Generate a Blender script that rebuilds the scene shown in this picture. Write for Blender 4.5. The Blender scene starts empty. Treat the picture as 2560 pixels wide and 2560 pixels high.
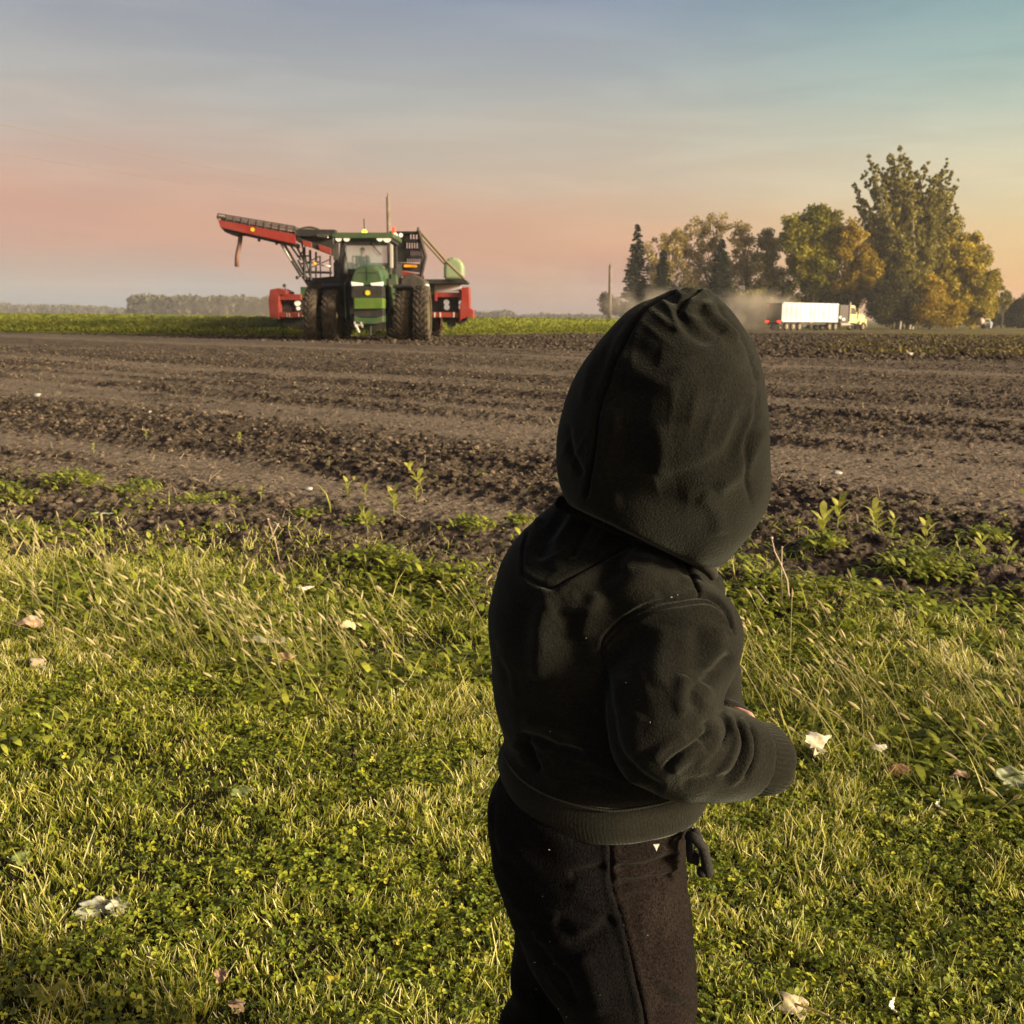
import bpy, math, random
import numpy as np
from mathutils import Vector, Matrix

# ------------------------------------------------------------------ camera, sky, sun
sc = bpy.context.scene
R = math.radians
CAMH = 0.85
PITCH, ROLL, FPX = 10.8, 0.5, 2560.0
cam_d = bpy.data.cameras.new('camera')
cam = bpy.data.objects.new('camera', cam_d)
sc.collection.objects.link(cam)
CM = Matrix.Rotation(R(90 - PITCH), 3, 'X') @ Matrix.Rotation(R(ROLL), 3, 'Z')
cam.matrix_world = Matrix.Translation((0, 0, CAMH)) @ CM.to_4x4()
cam_d.sensor_width = 36.0
cam_d.sensor_fit = 'HORIZONTAL'
cam_d.lens = 36.0
cam_d.clip_start = 0.05
cam_d.clip_end = 6000
cam_d.dof.use_dof = True
cam_d.dof.focus_distance = 1.0
cam_d.dof.aperture_fstop = 22.0
sc.camera = cam
sc.render.engine = 'CYCLES'
sc.cycles.max_bounces = 6
sc.cycles.transparent_max_bounces = 12
sc.cycles.volume_bounces = 0
sc.cycles.volume_step_rate = 4
sc.view_settings.view_transform = 'Standard'
sc.view_settings.look = 'None'
sc.view_settings.exposure = 1.0
sc.view_settings.gamma = 1.0

SUN_AZ, SUN_EL = 112.0, 16.0      # degrees to the right of the view direction, above the horizon
sun_dir = Vector((math.sin(R(SUN_AZ)) * math.cos(R(SUN_EL)), math.cos(R(SUN_AZ)) * math.cos(R(SUN_EL)), math.sin(R(SUN_EL))))

def lin(r, g, b):
    f = lambda c: (c / 255) / 12.92 if c / 255 <= 0.04045 else (((c / 255) + 0.055) / 1.055) ** 2.4
    return (f(r), f(g), f(b), 1.0)

world = bpy.data.worlds.new('World')
sc.world = world
world.use_nodes = True
wn, wl = world.node_tree.nodes, world.node_tree.links
wn.clear()
def wmath(op, a, b=None):
    n = wn.new('ShaderNodeMath'); n.operation = op
    for i, v in enumerate((a, b)):
        if v is None: continue
        if isinstance(v, (int, float)): n.inputs[i].default_value = v
        else: wl.new(v, n.inputs[i])
    return n.outputs[0]
tc = wn.new('ShaderNodeTexCoord')
sep = wn.new('ShaderNodeSeparateXYZ'); wl.new(tc.outputs['Generated'], sep.inputs[0])
wnoi = wn.new('ShaderNodeTexNoise'); wnoi.inputs['Scale'].default_value = 4.0; wnoi.inputs['Detail'].default_value = 6
wmap = wn.new('ShaderNodeMapping'); wmap.inputs['Scale'].default_value = (1, 1, 5)
wl.new(tc.outputs['Generated'], wmap.inputs[0]); wl.new(wmap.outputs[0], wnoi.inputs[0])
zz = wmath('ADD', sep.outputs[2], wmath('MULTIPLY', wmath('SUBTRACT', wnoi.outputs[0], 0.5), 0.055))
zn = wmath('DIVIDE', wmath('ADD', zz, 0.05), 0.65)
def ramp(stops):
    r = wn.new('ShaderNodeValToRGB'); r.color_ramp.interpolation = 'B_SPLINE'
    el = r.color_ramp.elements
    while len(el) > 1: el.remove(el[0])
    first = True
    for z, c in stops:
        p = (z + 0.05) / 0.65
        e = el[0] if first else el.new(p)
        e.position = p; e.color = lin(*c); first = False
    wl.new(zn, r.inputs[0])
    return r.outputs[0]
L_ = ramp([(-.02, (140, 152, 162)), (0.02, (146, 152, 160)), (.04, (174, 146, 142)), (.065, (202, 134, 112)), (.105, (206, 144, 114)), (.145, (194, 166, 146)), (.19, (180, 174, 162)), (.28, (140, 144, 158)), (.36, (96, 112, 140)), (.48, (70, 88, 118)), (.6, (56, 72, 104))])
C_ = ramp([(-.02, (150, 146, 152)), (.015, (172, 138, 140)), (.05, (206, 138, 114)), (.085, (214, 154, 118)), (.12, (208, 176, 146)), (.17, (188, 180, 164)), (.22, (168, 170, 168)), (.28, (136, 146, 168)), (.36, (96, 116, 140)), (.48, (70, 88, 118)), (.6, (56, 72, 104))])
R_ = ramp([(-.02, (214, 148, 98)), (.02, (236, 160, 104)), (.05, (240, 184, 118)), (.09, (236, 208, 152)), (.14, (214, 208, 178)), (.19, (180, 196, 178)), (.26, (126, 164, 165)), (.36, (92, 122, 142)), (.48, (70, 88, 118)), (.6, (56, 72, 104))])
hl = wmath('SQRT', wmath('ADD', wmath('MULTIPLY', sep.outputs[0], sep.outputs[0]), wmath('MULTIPLY', sep.outputs[1], sep.outputs[1])))
ax = wmath('DIVIDE', sep.outputs[0], wmath('MAXIMUM', hl, 0.001))
def mix(fac, a, b, mode='MIX'):
    m = wn.new('ShaderNodeMix'); m.data_type = 'RGBA'; m.blend_type = mode
    for s, v in ((m.inputs[0], fac), (m.inputs[6], a), (m.inputs[7], b)):
        if isinstance(v, (int, float)): s.default_value = v
        elif isinstance(v, tuple): s.default_value = v
        else: wl.new(v, s)
    return m.outputs[2]
def smooth(v, a, b):
    n = wn.new('ShaderNodeMapRange'); n.interpolation_type = 'SMOOTHSTEP'
    wl.new(v, n.inputs[0]); n.inputs[1].default_value = a; n.inputs[2].default_value = b
    return n.outputs[0]
colr = mix(smooth(ax, -0.38, 0.05), L_, C_)
colr = mix(smooth(ax, 0.0, 0.46), colr, R_)
# warm afterglow round the low sun, off to the right and behind
dp = wn.new('ShaderNodeVectorMath'); dp.operation = 'DOT_PRODUCT'
wl.new(tc.outputs['Generated'], dp.inputs[0]); dp.inputs[1].default_value = tuple(sun_dir)
gl = wmath('POWER', wmath('MAXIMUM', dp.outputs['Value'], 0.0), 5.0)
glow = mix(gl, (0, 0, 0, 1), (3.4, 2.1, .9, 1))
colr = mix(1.0, colr, glow, 'ADD')
wn2 = wn.new('ShaderNodeTexNoise'); wn2.inputs['Scale'].default_value = 5.5; wn2.inputs['Detail'].default_value = 7; wn2.inputs['Distortion'].default_value = .6
wm2 = wn.new('ShaderNodeMapping'); wm2.inputs['Scale'].default_value = (1, 1, 7); wm2.inputs['Rotation'].default_value = (.06, .10, 0)
wl.new(tc.outputs['Generated'], wm2.inputs[0]); wl.new(wm2.outputs[0], wn2.inputs[0])
cl = wmath('ADD', 0.955, wmath('MULTIPLY', smooth(wn2.outputs[0], .38, .68), .09))
sv_ = wn.new('ShaderNodeVectorMath'); sv_.operation = 'SCALE'; wl.new(colr, sv_.inputs[0]); wl.new(cl, sv_.inputs['Scale']); colr = sv_.outputs[0]
nish = wn.new('ShaderNodeTexSky'); nish.sky_type = 'NISHITA'; nish.sun_disc = False
nish.sun_elevation = R(SUN_EL); nish.sun_rotation = R(SUN_AZ)
bg1 = wn.new('ShaderNodeBackground'); wl.new(colr, bg1.inputs[0]); bg1.inputs[1].default_value = 0.44
bg2 = wn.new('ShaderNodeBackground'); wl.new(nish.outputs[0], bg2.inputs[0]); bg2.inputs[1].default_value = 0.012
adds = wn.new('ShaderNodeAddShader'); wl.new(bg1.outputs[0], adds.inputs[0]); wl.new(bg2.outputs[0], adds.inputs[1])
wo = wn.new('ShaderNodeOutputWorld'); wl.new(adds.outputs[0], wo.inputs[0])

sun_data = bpy.data.lights.new('sun', 'SUN')
sun_data.energy = 5.0
sun_data.angle = R(13)
sun_data.color = (1.0, 0.84, 0.57)
sun = bpy.data.objects.new('sun', sun_data)
sc.collection.objects.link(sun)
sun.rotation_euler = sun_dir.to_track_quat('Z', 'Y').to_euler()

# ------------------------------------------------------------------ helpers
COL = sc.collection
CMn = np.array(CM)
def P(px, py, y):
    """world point on the photograph's ray (2560 px picture) at forward distance y"""
    d = CMn @ np.array([(px - 1280) / FPX, (1280 - py) / FPX, -1.0])
    s = y / d[1]
    return Vector((d[0] * s, y, CAMH + d[2] * s))
def PG(px, py, z=0.0):
    d = CMn @ np.array([(px - 1280) / FPX, (1280 - py) / FPX, -1.0])
    s = (z - CAMH) / d[2]
    return Vector((d[0] * s, d[1] * s, z))
def mpp(y):
    return y / FPX * 1.0
def project(v):
    """(N,3) world -> px, py in the 2560 picture, depth"""
    q = (v - np.array([0, 0, CAMH])) @ CMn
    return 1280 + FPX * q[:, 0] / -q[:, 2], 1280 - FPX * q[:, 1] / -q[:, 2], -q[:, 2]

def tag(o, label=None, cat=None, group=None, kind=None):
    if label: o['label'] = label
    if cat: o['category'] = cat
    if group: o['group'] = group
    if kind: o['kind'] = kind
    return o
def empty(name, loc, rz=0):
    o = bpy.data.objects.new(name, None); COL.objects.link(o)
    o.location = loc; o.rotation_euler = (0, 0, rz); o.empty_display_size = .1
    return o

def mesh_np(name, verts, faces, material, parent=None, smooth=False, attrs=None, loc=None, kind=None):
    """faces: (M,3|4) array or list of such arrays"""
    me = bpy.data.meshes.new(name)
    verts = np.asarray(verts, dtype=np.float32)
    base = np.zeros(3, dtype=np.float32)
    if parent is not None: base = np.array(parent.location if parent.parent is None else (parent.location + parent.parent.location), dtype=np.float32)
    elif loc is not None: base = np.array(loc, dtype=np.float32)
    if isinstance(faces, np.ndarray): faces = [faces]
    faces = [np.asarray(f, dtype=np.int32) for f in faces if len(f)]
    me.vertices.add(len(verts)); me.vertices.foreach_set('co', (verts - base).ravel())
    nl = sum(f.size for f in faces); nf = sum(len(f) for f in faces)
    me.loops.add(nl); me.polygons.add(nf)
    me.loops.foreach_set('vertex_index', np.concatenate([f.ravel() for f in faces]))
    tot = np.concatenate([np.full(len(f), f.shape[1], dtype=np.int32) for f in faces])
    st = np.concatenate([[0], np.cumsum(tot)[:-1]]).astype(np.int32)
    me.polygons.foreach_set('loop_start', st)
    me.polygons.foreach_set('use_smooth', np.full(nf, smooth))
    me.update(calc_edges=True)
    for k, a in (attrs or {}).items():
        at = me.attributes.new(k, 'FLOAT', 'POINT'); at.data.foreach_set('value', np.asarray(a, dtype=np.float32))
    for m in (material if isinstance(material, (list, tuple)) else [material]): me.materials.append(m)
    o = bpy.data.objects.new(name, me); COL.objects.link(o)
    if parent is not None: o.parent = parent
    elif loc is not None: o.location = loc
    if kind: o['kind'] = kind
    return o

class MB:
    def __init__(s): s.v = []; s.f = []
    def add(s, vs, fs):
        n = len(s.v); s.v += [tuple(v) for v in vs]; s.f += [tuple(i + n for i in f) for f in fs]
        return s
    def box(s, a, b, rot=None, c=None):
        (x0, y0, z0), (x1, y1, z1) = a, b
        vs = [Vector(p) for p in ((x0,y0,z0),(x1,y0,z0),(x1,y1,z0),(x0,y1,z0),(x0,y0,z1),(x1,y0,z1),(x1,y1,z1),(x0,y1,z1))]
        if rot is not None:
            c = Vector(c) if c is not None else sum(vs, Vector()) / 8
            vs = [rot @ (v - c) + c for v in vs]
        return s.add(vs, [(0,3,2,1),(4,5,6,7),(0,1,5,4),(1,2,6,5),(2,3,7,6),(3,0,4,7)])
    def cbox(s, c, sz, rot=None):
        c = Vector(c); h = Vector(sz) / 2
        return s.box(c - h, c + h, rot, c)
    def prism(s, pts, y0, y1):
        """pts: list of (x,z) outline, extruded from y0 to y1"""
        n = len(pts)
        vs = [(x, y0, z) for x, z in pts] + [(x, y1, z) for x, z in pts]
        fs = [tuple(range(n)), tuple(range(2 * n - 1, n - 1, -1))]
        fs += [(i, i + n, (i + 1) % n + n, (i + 1) % n) for i in range(n)]
        return s.add(vs, fs)
    def tube(s, pts, r, seg=8, caps=True):
        pts = [Vector(p) for p in pts]
        rs = r if isinstance(r, (list, tuple)) else [r] * len(pts)
        vs = []; fs = []; prev = None
        for i, p in enumerate(pts):
            d = (pts[min(i + 1, len(pts) - 1)] - pts[max(i - 1, 0)])
            if d.length < 1e-9: d = Vector((0, 0, 1))
            d.normalize()
            if prev is None:
                u = d.orthogonal().normalized()
            else:
                u = (prev - d * prev.dot(d))
                u = u.normalized() if u.length > 1e-6 else d.orthogonal().normalized()
            prev = u; w = d.cross(u)
            for k in range(seg):
                a = 2 * math.pi * k / seg
                vs.append(p + (u * math.cos(a) + w * math.sin(a)) * rs[i])
        for i in range(len(pts) - 1):
            for k in range(seg):
                k2 = (k + 1) % seg
                fs.append((i*seg+k, i*seg+k2, (i+1)*seg+k2, (i+1)*seg+k))
        if caps:
            fs.append(tuple(range(seg - 1, -1, -1))); fs.append(tuple((len(pts)-1)*seg + k for k in range(seg)))
        return s.add(vs, fs)
    def ell(s, c, r, nu=12, nv=8):
        c = Vector(c); vs = []; fs = []
        for i in range(nv + 1):
            th = math.pi * i / nv
            for k in range(nu):
                a = 2 * math.pi * k / nu
                vs.append((c.x + r[0]*math.sin(th)*math.cos(a), c.y + r[1]*math.sin(th)*math.sin(a), c.z + r[2]*math.cos(th)))
        for i in range(nv):
            for k in range(nu):
                k2 = (k+1) % nu
                fs.append((i*nu+k, (i+1)*nu+k, (i+1)*nu+k2, i*nu+k2))
        return s.add(vs, fs)
    def lathe_x(s, prof, c, seg=40):
        """prof: (x, r) pairs round the X axis"""
        c = Vector(c); vs = []; fs = []; n = len(prof)
        for k in range(seg):
            a = 2 * math.pi * k / seg
            for x, r in prof: vs.append((c.x + x, c.y + r*math.cos(a), c.z + r*math.sin(a)))
        for k in range(seg):
            k2 = (k+1) % seg
            for i in range(n-1): fs.append((k*n+i, k*n+i+1, k2*n+i+1, k2*n+i))
        return s.add(vs, fs)
    def build(s, name, m, parent=None, loc=None, smooth=False, bevel=0, seg=2, cat=None, label=None, group=None):
        me = bpy.data.meshes.new(name)
        base = Vector((0, 0, 0))
        q = parent
        while q is not None: base = base + q.location; q = q.parent
        if parent is None and loc is not None: base = Vector(loc)
        me.from_pydata([tuple(Vector(v) - base) for v in s.v], [], s.f)
        me.materials.append(m)
        if smooth: me.polygons.foreach_set('use_smooth', [True] * len(me.polygons))
        me.update()
        o = bpy.data.objects.new(name, me); COL.objects.link(o)
        if parent is not None: o.parent = parent
        elif loc is not None: o.location = loc
        if bevel:
            b = o.modifiers.new('bevel', 'BEVEL'); b.width = bevel; b.segments = seg; b.limit_method = 'ANGLE'; b.angle_limit = R(35)
            b.harden_normals = False
        tag(o, label, cat, group)
        return o

def mat(name, col, rough=0.7, metal=0.0, col2=None, scale=5.0, detail=4, bump=0.0, bscale=None, attr=None, stops=None,
        trans=0.0, sheen=0.0, emit=None, estr=0.0, spec=0.5, mapscale=None, coat=0.0, attrmix=0.0, alpha=1.0, transmission=0.0):
    m = bpy.data.materials.new(name); m.use_nodes = True
    n, l = m.node_tree.nodes, m.node_tree.links
    b = n['Principled BSDF']
    b.inputs['Roughness'].default_value = rough; b.inputs['Metallic'].default_value = metal
    b.inputs['Specular IOR Level'].default_value = spec
    b.inputs['Coat Weight'].default_value = coat
    b.inputs['Transmission Weight'].default_value = transmission
    if sheen:
        b.inputs['Sheen Weight'].default_value = sheen; b.inputs['Sheen Roughness'].default_value = 0.4
    c4 = lambda c: (c[0], c[1], c[2], 1)
    out = None
    tcn = n.new('ShaderNodeTexCoord'); co = tcn.outputs['Object']
    if mapscale:
        mp = n.new('ShaderNodeMapping'); mp.inputs['Scale'].default_value = mapscale; l.new(co, mp.inputs[0]); co = mp.outputs[0]
    if attr:
        a = n.new('ShaderNodeAttribute'); a.attribute_name = attr
        r = n.new('ShaderNodeValToRGB'); el = r.color_ramp.elements
        while len(el) > 1: el.remove(el[0])
        for i, (p, c) in enumerate(stops):
            e = el[0] if i == 0 else el.new(p)
            e.position = p; e.color = c4(c)
        l.new(a.outputs['Fac'], r.inputs[0]); out = r.outputs[0]
    elif col2 is not None:
        t = n.new('ShaderNodeTexNoise'); t.inputs['Scale'].default_value = scale; t.inputs['Detail'].default_value = detail
        l.new(co, t.inputs[0])
        r = n.new('ShaderNodeValToRGB'); r.color_ramp.elements[0].position = .35; r.color_ramp.elements[1].position = .68
        r.color_ramp.elements[0].color = c4(col); r.color_ramp.elements[1].color = c4(col2)
        l.new(t.outputs[0], r.inputs[0]); out = r.outputs[0]
    if out is not None: l.new(out, b.inputs['Base Color'])
    else: b.inputs['Base Color'].default_value = c4(col)
    if bump:
        t2 = n.new('ShaderNodeTexNoise'); t2.inputs['Scale'].default_value = bscale or scale; t2.inputs['Detail'].default_value = 5
        l.new(co, t2.inputs[0])
        bn = n.new('ShaderNodeBump'); bn.inputs['Strength'].default_value = 1.0; bn.inputs['Distance'].default_value = bump
        l.new(t2.outputs[0], bn.inputs['Height']); l.new(bn.outputs[0], b.inputs['Normal'])
    if emit is not None:
        b.inputs['Emission Color'].default_value = c4(emit); b.inputs['Emission Strength'].default_value = estr
    if alpha < 1: b.inputs['Alpha'].default_value = alpha
    if trans:
        tr = n.new('ShaderNodeBsdfTranslucent')
        if out is not None: l.new(out, tr.inputs[0])
        else: tr.inputs[0].default_value = c4(col)
        mx = n.new('ShaderNodeMixShader'); mx.inputs[0].default_value = trans
        l.new(b.outputs[0], mx.inputs[1]); l.new(tr.outputs[0], mx.inputs[2])
        l.new(mx.outputs[0], n['Material Output'].inputs[0])
    return m

# value noise in numpy
def _h(ix, iy, seed):
    n = (ix.astype(np.int64) * 374761393 + iy.astype(np.int64) * 668265263 + seed * 974634777) & 0x7fffffff
    n = ((n ^ (n >> 13)) * 1274126177) & 0x7fffffff
    n = n ^ (n >> 16)
    return (n & 0xffff).astype(np.float32) / 65535.0
def vnoise(x, y, seed=0):
    ix = np.floor(x); iy = np.floor(y); fx = (x - ix).astype(np.float32); fy = (y - iy).astype(np.float32)
    fx = fx*fx*(3-2*fx); fy = fy*fy*(3-2*fy)
    a = _h(ix, iy, seed); b = _h(ix+1, iy, seed); c = _h(ix, iy+1, seed); d = _h(ix+1, iy+1, seed)
    return (a*(1-fx)+b*fx)*(1-fy) + (c*(1-fx)+d*fx)*fy
def fbm(x, y, oct=4, seed=0, gain=.5):
    s = 0; a = 1; t = 0
    for i in range(oct):
        s = s + a*vnoise(x, y, seed+i*17); t += a; a *= gain; x = x*2.03+11.3; y = y*2.03+5.7
    return s/t
_wr = np.random.default_rng(321)
_WD = _wr.normal(size=(40, 3)); _WD /= np.linalg.norm(_WD, axis=1)[:, None]; _WP = _wr.random(80)*6.28
def wavy(v, s, seed=0):
    """smooth isotropic noise in -1..1 from warped sine waves; v (N,3), s = features per metre"""
    q = v*s*6.28; o_ = 0
    w = np.stack([np.sin(q@_WD[(seed*3+i) % 40]*.7+_WP[(seed*5+i) % 80]) for i in range(3)], 1)*.9
    q = q+w
    for i in range(7):
        d = _WD[(seed*7+i*3+5) % 40]; o_ = o_+np.sin(q@d*(.7+.22*i)+_WP[(seed*11+i) % 80])/(1+.25*i)
    return o_/3.0
def sstep(v, a, b):
    t = np.clip((v-a)/(b-a), 0, 1); return t*t*(3-2*t)
rng = np.random.default_rng(7)
random.seed(5)
class Field:
    def __init__(s, lo, hi, h):
        s.lo = np.array(lo, dtype=np.float64); s.h = h
        s.n = np.ceil((np.array(hi)-s.lo)/h-1e-6).astype(int)+1
        s.V = np.full(s.n, 1.0, dtype=np.float32)
    def sub(s, lo, hi):
        a = np.clip(np.floor((np.array(lo)-s.lo)/s.h).astype(int), 0, s.n-1); b = np.clip(np.ceil((np.array(hi)-s.lo)/s.h).astype(int)+1, 1, s.n)
        ax_ = [s.lo[i]+s.h*np.arange(a[i], b[i]) for i in range(3)]
        X, Y, Z = np.meshgrid(*ax_, indexing='ij', sparse=True)
        return (slice(a[0], b[0]), slice(a[1], b[1]), slice(a[2], b[2])), X, Y, Z
    def union(s, sl, d, k):
        A = s.V[sl]
        if k <= 0: s.V[sl] = np.minimum(A, d); return
        hh = np.clip(.5+.5*(A-d)/k, 0, 1)
        s.V[sl] = A*(1-hh)+d*hh-k*hh*(1-hh)
    def cut(s, sl, d): s.V[sl] = np.maximum(s.V[sl], d)
    def cone(s, a, ra, b, rb, k=.01):
        a = np.array(a, dtype=float); b = np.array(b, dtype=float); r_ = max(ra, rb)+k+.03
        sl, X, Y, Z = s.sub(np.minimum(a, b)-r_, np.maximum(a, b)+r_)
        ba = b-a; L2 = max(float(ba@ba), 1e-12)
        t = np.clip(((X-a[0])*ba[0]+(Y-a[1])*ba[1]+(Z-a[2])*ba[2])/L2, 0, 1)
        d = np.sqrt((X-a[0]-t*ba[0])**2+(Y-a[1]-t*ba[1])**2+(Z-a[2]-t*ba[2])**2)-(ra+(rb-ra)*t)
        s.union(sl, d.astype(np.float32), k)
    def chain(s, pts, k=.01):
        for (a, ra), (b, rb) in zip(pts[:-1], pts[1:]): s.cone(a, ra, b, rb, k)
    def ell(s, c, r, k=.01, rot=None):
        c = np.array(c, dtype=float); r = np.array(r, dtype=float); m = r.max()+k+.03
        sl, X, Y, Z = s.sub(c-m, c+m)
        dx, dy, dz = X-c[0], Y-c[1], Z-c[2]
        if rot is not None:
            q = np.array(rot); dx, dy, dz = (q[0,0]*dx+q[1,0]*dy+q[2,0]*dz, q[0,1]*dx+q[1,1]*dy+q[2,1]*dz, q[0,2]*dx+q[1,2]*dy+q[2,2]*dz)
        k0 = np.sqrt((dx/r[0])**2+(dy/r[1])**2+(dz/r[2])**2)
        s.union(sl, ((k0-1)*r.min()).astype(np.float32), k)
    def stack(s, tab, k=.01, p=2.0):
        """tab rows: (z, cx, cy, rx, ry), z descending"""
        t = np.array(sorted(tab)); z0, z1 = t[0, 0], t[-1, 0]
        m = .04
        sl, X, Y, Z = s.sub([(t[:, 1]-t[:, 3]).min()-m, (t[:, 2]-t[:, 4]).min()-m, z0-m], [(t[:, 1]+t[:, 3]).max()+m, (t[:, 2]+t[:, 4]).max()+m, z1+m])
        zz_ = np.clip(Z.ravel(), z0, z1)
        def ip(j):   # smooth interpolation: average of linear samples
            v = sum(np.interp(np.clip(zz_+o_, z0, z1), t[:, 0], t[:, j]) for o_ in (-.008, -.004, 0, .004, .008))/5
            return v[None, None, :]
        cx, cy, rx, ry = ip(1), ip(2), ip(3), ip(4)
        k0 = (np.abs((X-cx)/rx)**p+np.abs((Y-cy)/ry)**p)**(1/p)
        d = (k0-1)*np.minimum(rx, ry)
        over = np.maximum(Z-z1, z0-Z)
        d = np.maximum(d, over)
        s.union(sl, d.astype(np.float32), k)
    def mesh(s):
        V = s.V; S = V < 0
        c = np.zeros(np.array(S.shape)-1, dtype=np.int8)
        offs = [(i, j, k) for i in (0, 1) for j in (0, 1) for k in (0, 1)]
        nx, ny, nz = S.shape
        for i, j, k in offs: c += S[i:nx-1+i, j:ny-1+j, k:nz-1+k]
        act = np.argwhere((c > 0) & (c < 8)); idx = np.full(c.shape, -1, dtype=np.int64); idx[act[:, 0], act[:, 1], act[:, 2]] = np.arange(len(act))
        vals = {o_: V[act[:, 0]+o_[0], act[:, 1]+o_[1], act[:, 2]+o_[2]] for o_ in offs}
        pos = np.zeros((len(act), 3)); cnt = np.zeros(len(act))
        for a in offs:
            for ax_ in range(3):
                if a[ax_] == 1: continue
                b_ = list(a); b_[ax_] = 1; b_ = tuple(b_)
                va, vb = vals[a], vals[b_]; m = (va < 0) != (vb < 0)
                t = np.where(m, va/np.where(m, va-vb, 1), 0)
                p = np.array(a)[None]+t[:, None]*(np.array(b_)-np.array(a))[None]
                pos[m] += p[m]; cnt[m] += 1
        verts = s.lo+s.h*(act+pos/cnt[:, None])
        F = []
        for ax_ in range(3):
            u, w = (ax_+1) % 3, (ax_+2) % 3
            A = np.moveaxis(S, (ax_, u, w), (0, 1, 2)); I = np.moveaxis(idx, (ax_, u, w), (0, 1, 2))
            e = A[:-1, 1:-1, 1:-1] != A[1:, 1:-1, 1:-1]
            q = np.argwhere(e); i, j, k = q[:, 0], q[:, 1]+1, q[:, 2]+1
            f = np.stack([I[i, j-1, k-1], I[i, j, k-1], I[i, j, k], I[i, j-1, k]], 1)
            fl = A[i, j, k]
            f[~fl] = f[~fl][:, ::-1]
            F.append(f)
        F = np.concatenate(F); F = F[(F >= 0).all(1)]
        return verts, F

def relax(v, f, it=2, w=.5):
    e = np.concatenate([f[:, [0, 1]], f[:, [1, 2]], f[:, [2, 3]], f[:, [3, 0]]])
    for _ in range(it):
        acc = np.zeros_like(v); cn = np.zeros(len(v))
        for a, b_ in ((0, 1), (1, 0)):
            for j in range(3): acc[:, j] += np.bincount(e[:, a], v[e[:, b_], j], len(v))
            cn += np.bincount(e[:, a], minlength=len(v))
        v = v*(1-w)+w*acc/np.maximum(cn, 1)[:, None]
    return v
def subdivide(v, f):
    """one level of quad subdivision with smoothing"""
    e = np.concatenate([f[:, [0, 1]], f[:, [1, 2]], f[:, [2, 3]], f[:, [3, 0]]]); es = np.sort(e, 1)
    key = es[:, 0]*len(v)+es[:, 1]; uq, inv = np.unique(key, return_inverse=True)
    a, b_ = uq//len(v), uq % len(v); em = (v[a]+v[b_])/2; fc = v[f].mean(1)
    m = len(f); ei = len(v)+inv; fi = len(v)+len(uq)+np.arange(m)
    V = np.concatenate([v, em, fc]); E = [ei[i*m:(i+1)*m] for i in range(4)]
    F = np.concatenate([np.stack([f[:, i], E[i], fi, E[(i+3) % 4]], 1) for i in range(4)])
    return relax(V, F, 1, .5), F
def vnormals(v, f):
    d1 = v[f[:, 2]]-v[f[:, 0]]; d2 = v[f[:, 3]]-v[f[:, 1]]; n_ = np.cross(d1, d2); N = np.zeros_like(v)
    for i in range(4):
        for j in range(3): N[:, j] += np.bincount(f[:, i], n_[:, j], len(v))
    return N/np.maximum(np.linalg.norm(N, axis=1), 1e-12)[:, None]
def noise3(v, s, seed=0):
    return wavy(v, s*.45, seed)*.6
# ------------------------------------------------------------------ ground
def lawn_edge(x):
    """y at which lawn turns into tilled soil"""
    x = np.asarray(x, dtype=np.float64)
    b = 2.92 - 0.42*np.minimum(x, 0) - 0.10*np.maximum(x, 0)
    b = np.minimum(b, 4.3)
    return b + (fbm(x*1.5+3, x*0+.5, 4, 5, .6)-.5)*1.05
def rows_c(x, y): return y + 0.8*x + (fbm(x*.12, y*.12, 2, 9)-.5)*1.6
def rough_band(x, y):
    c = rows_c(x, y)
    a = vnoise(c*.62, c*0+.5, 21)*.40 + vnoise(c*1.45, c*0+.5, 22)*.35 + vnoise(c*3.1, c*0+.5, 23)*.25
    sl_ = x-.8*y; b = .55*fbm(x*.35, y*.35, 3, 31)+.45*fbm(sl_*.8, c*3.2, 3, 33)
    r = sstep(a*.80 + b*.36, .46, .64)
    far = sstep(c, 27.5, 29.5)
    nearlawn = 1 - sstep(y - lawn_edge(x), .4, 1.6)
    return np.clip(np.maximum(np.maximum(r*(1-.35*sstep(c, 11, 20)), far*.92), nearlawn*.9), 0, 1)
def terrain(x, y): return -.62*sstep(y, 45, 120)
def ground_h(x, y):
    d = np.maximum(y, .5)
    rb = rough_band(x, y); c = rows_c(x, y)
    soil = sstep(y - lawn_edge(x), -.25, .35)
    sl_ = x-.8*y; clod = .6*fbm(x*21, y*21, 3, 41)+.4*fbm(sl_*7, c*26, 3, 43); cl2 = fbm(x*34, y*34, 2, 51)
    big = fbm(x*4.5, y*4.5, 2, 61)
    ridge = np.sin(c*2*math.pi/.92 + 2*fbm(x*.3, y*.3, 2, 77))*.5 + .5
    h = (.006+.030*rb)*np.clip((clod-.42)*2.2, 0, 1.2) + (.006+.018*rb)*(cl2-.5) + .045*(big-.5)*rb + .045*ridge*(.45+.55*rb)
    h = h - .03*sstep(vnoise(c*.62, c*0+.5, 21)*.55 + vnoise(c*1.45, c*0+.5, 22)*.45, .6, .35)*0
    hl = .03*(fbm(x*2.2, y*2.2, 3, 71)-.5) + .012*(fbm(x*11, y*11, 2, 73)-.5)
    fade = 1 - sstep(y, 60, 120)
    return terrain(x, y) + soil*h*fade + (1-soil)*hl

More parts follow.
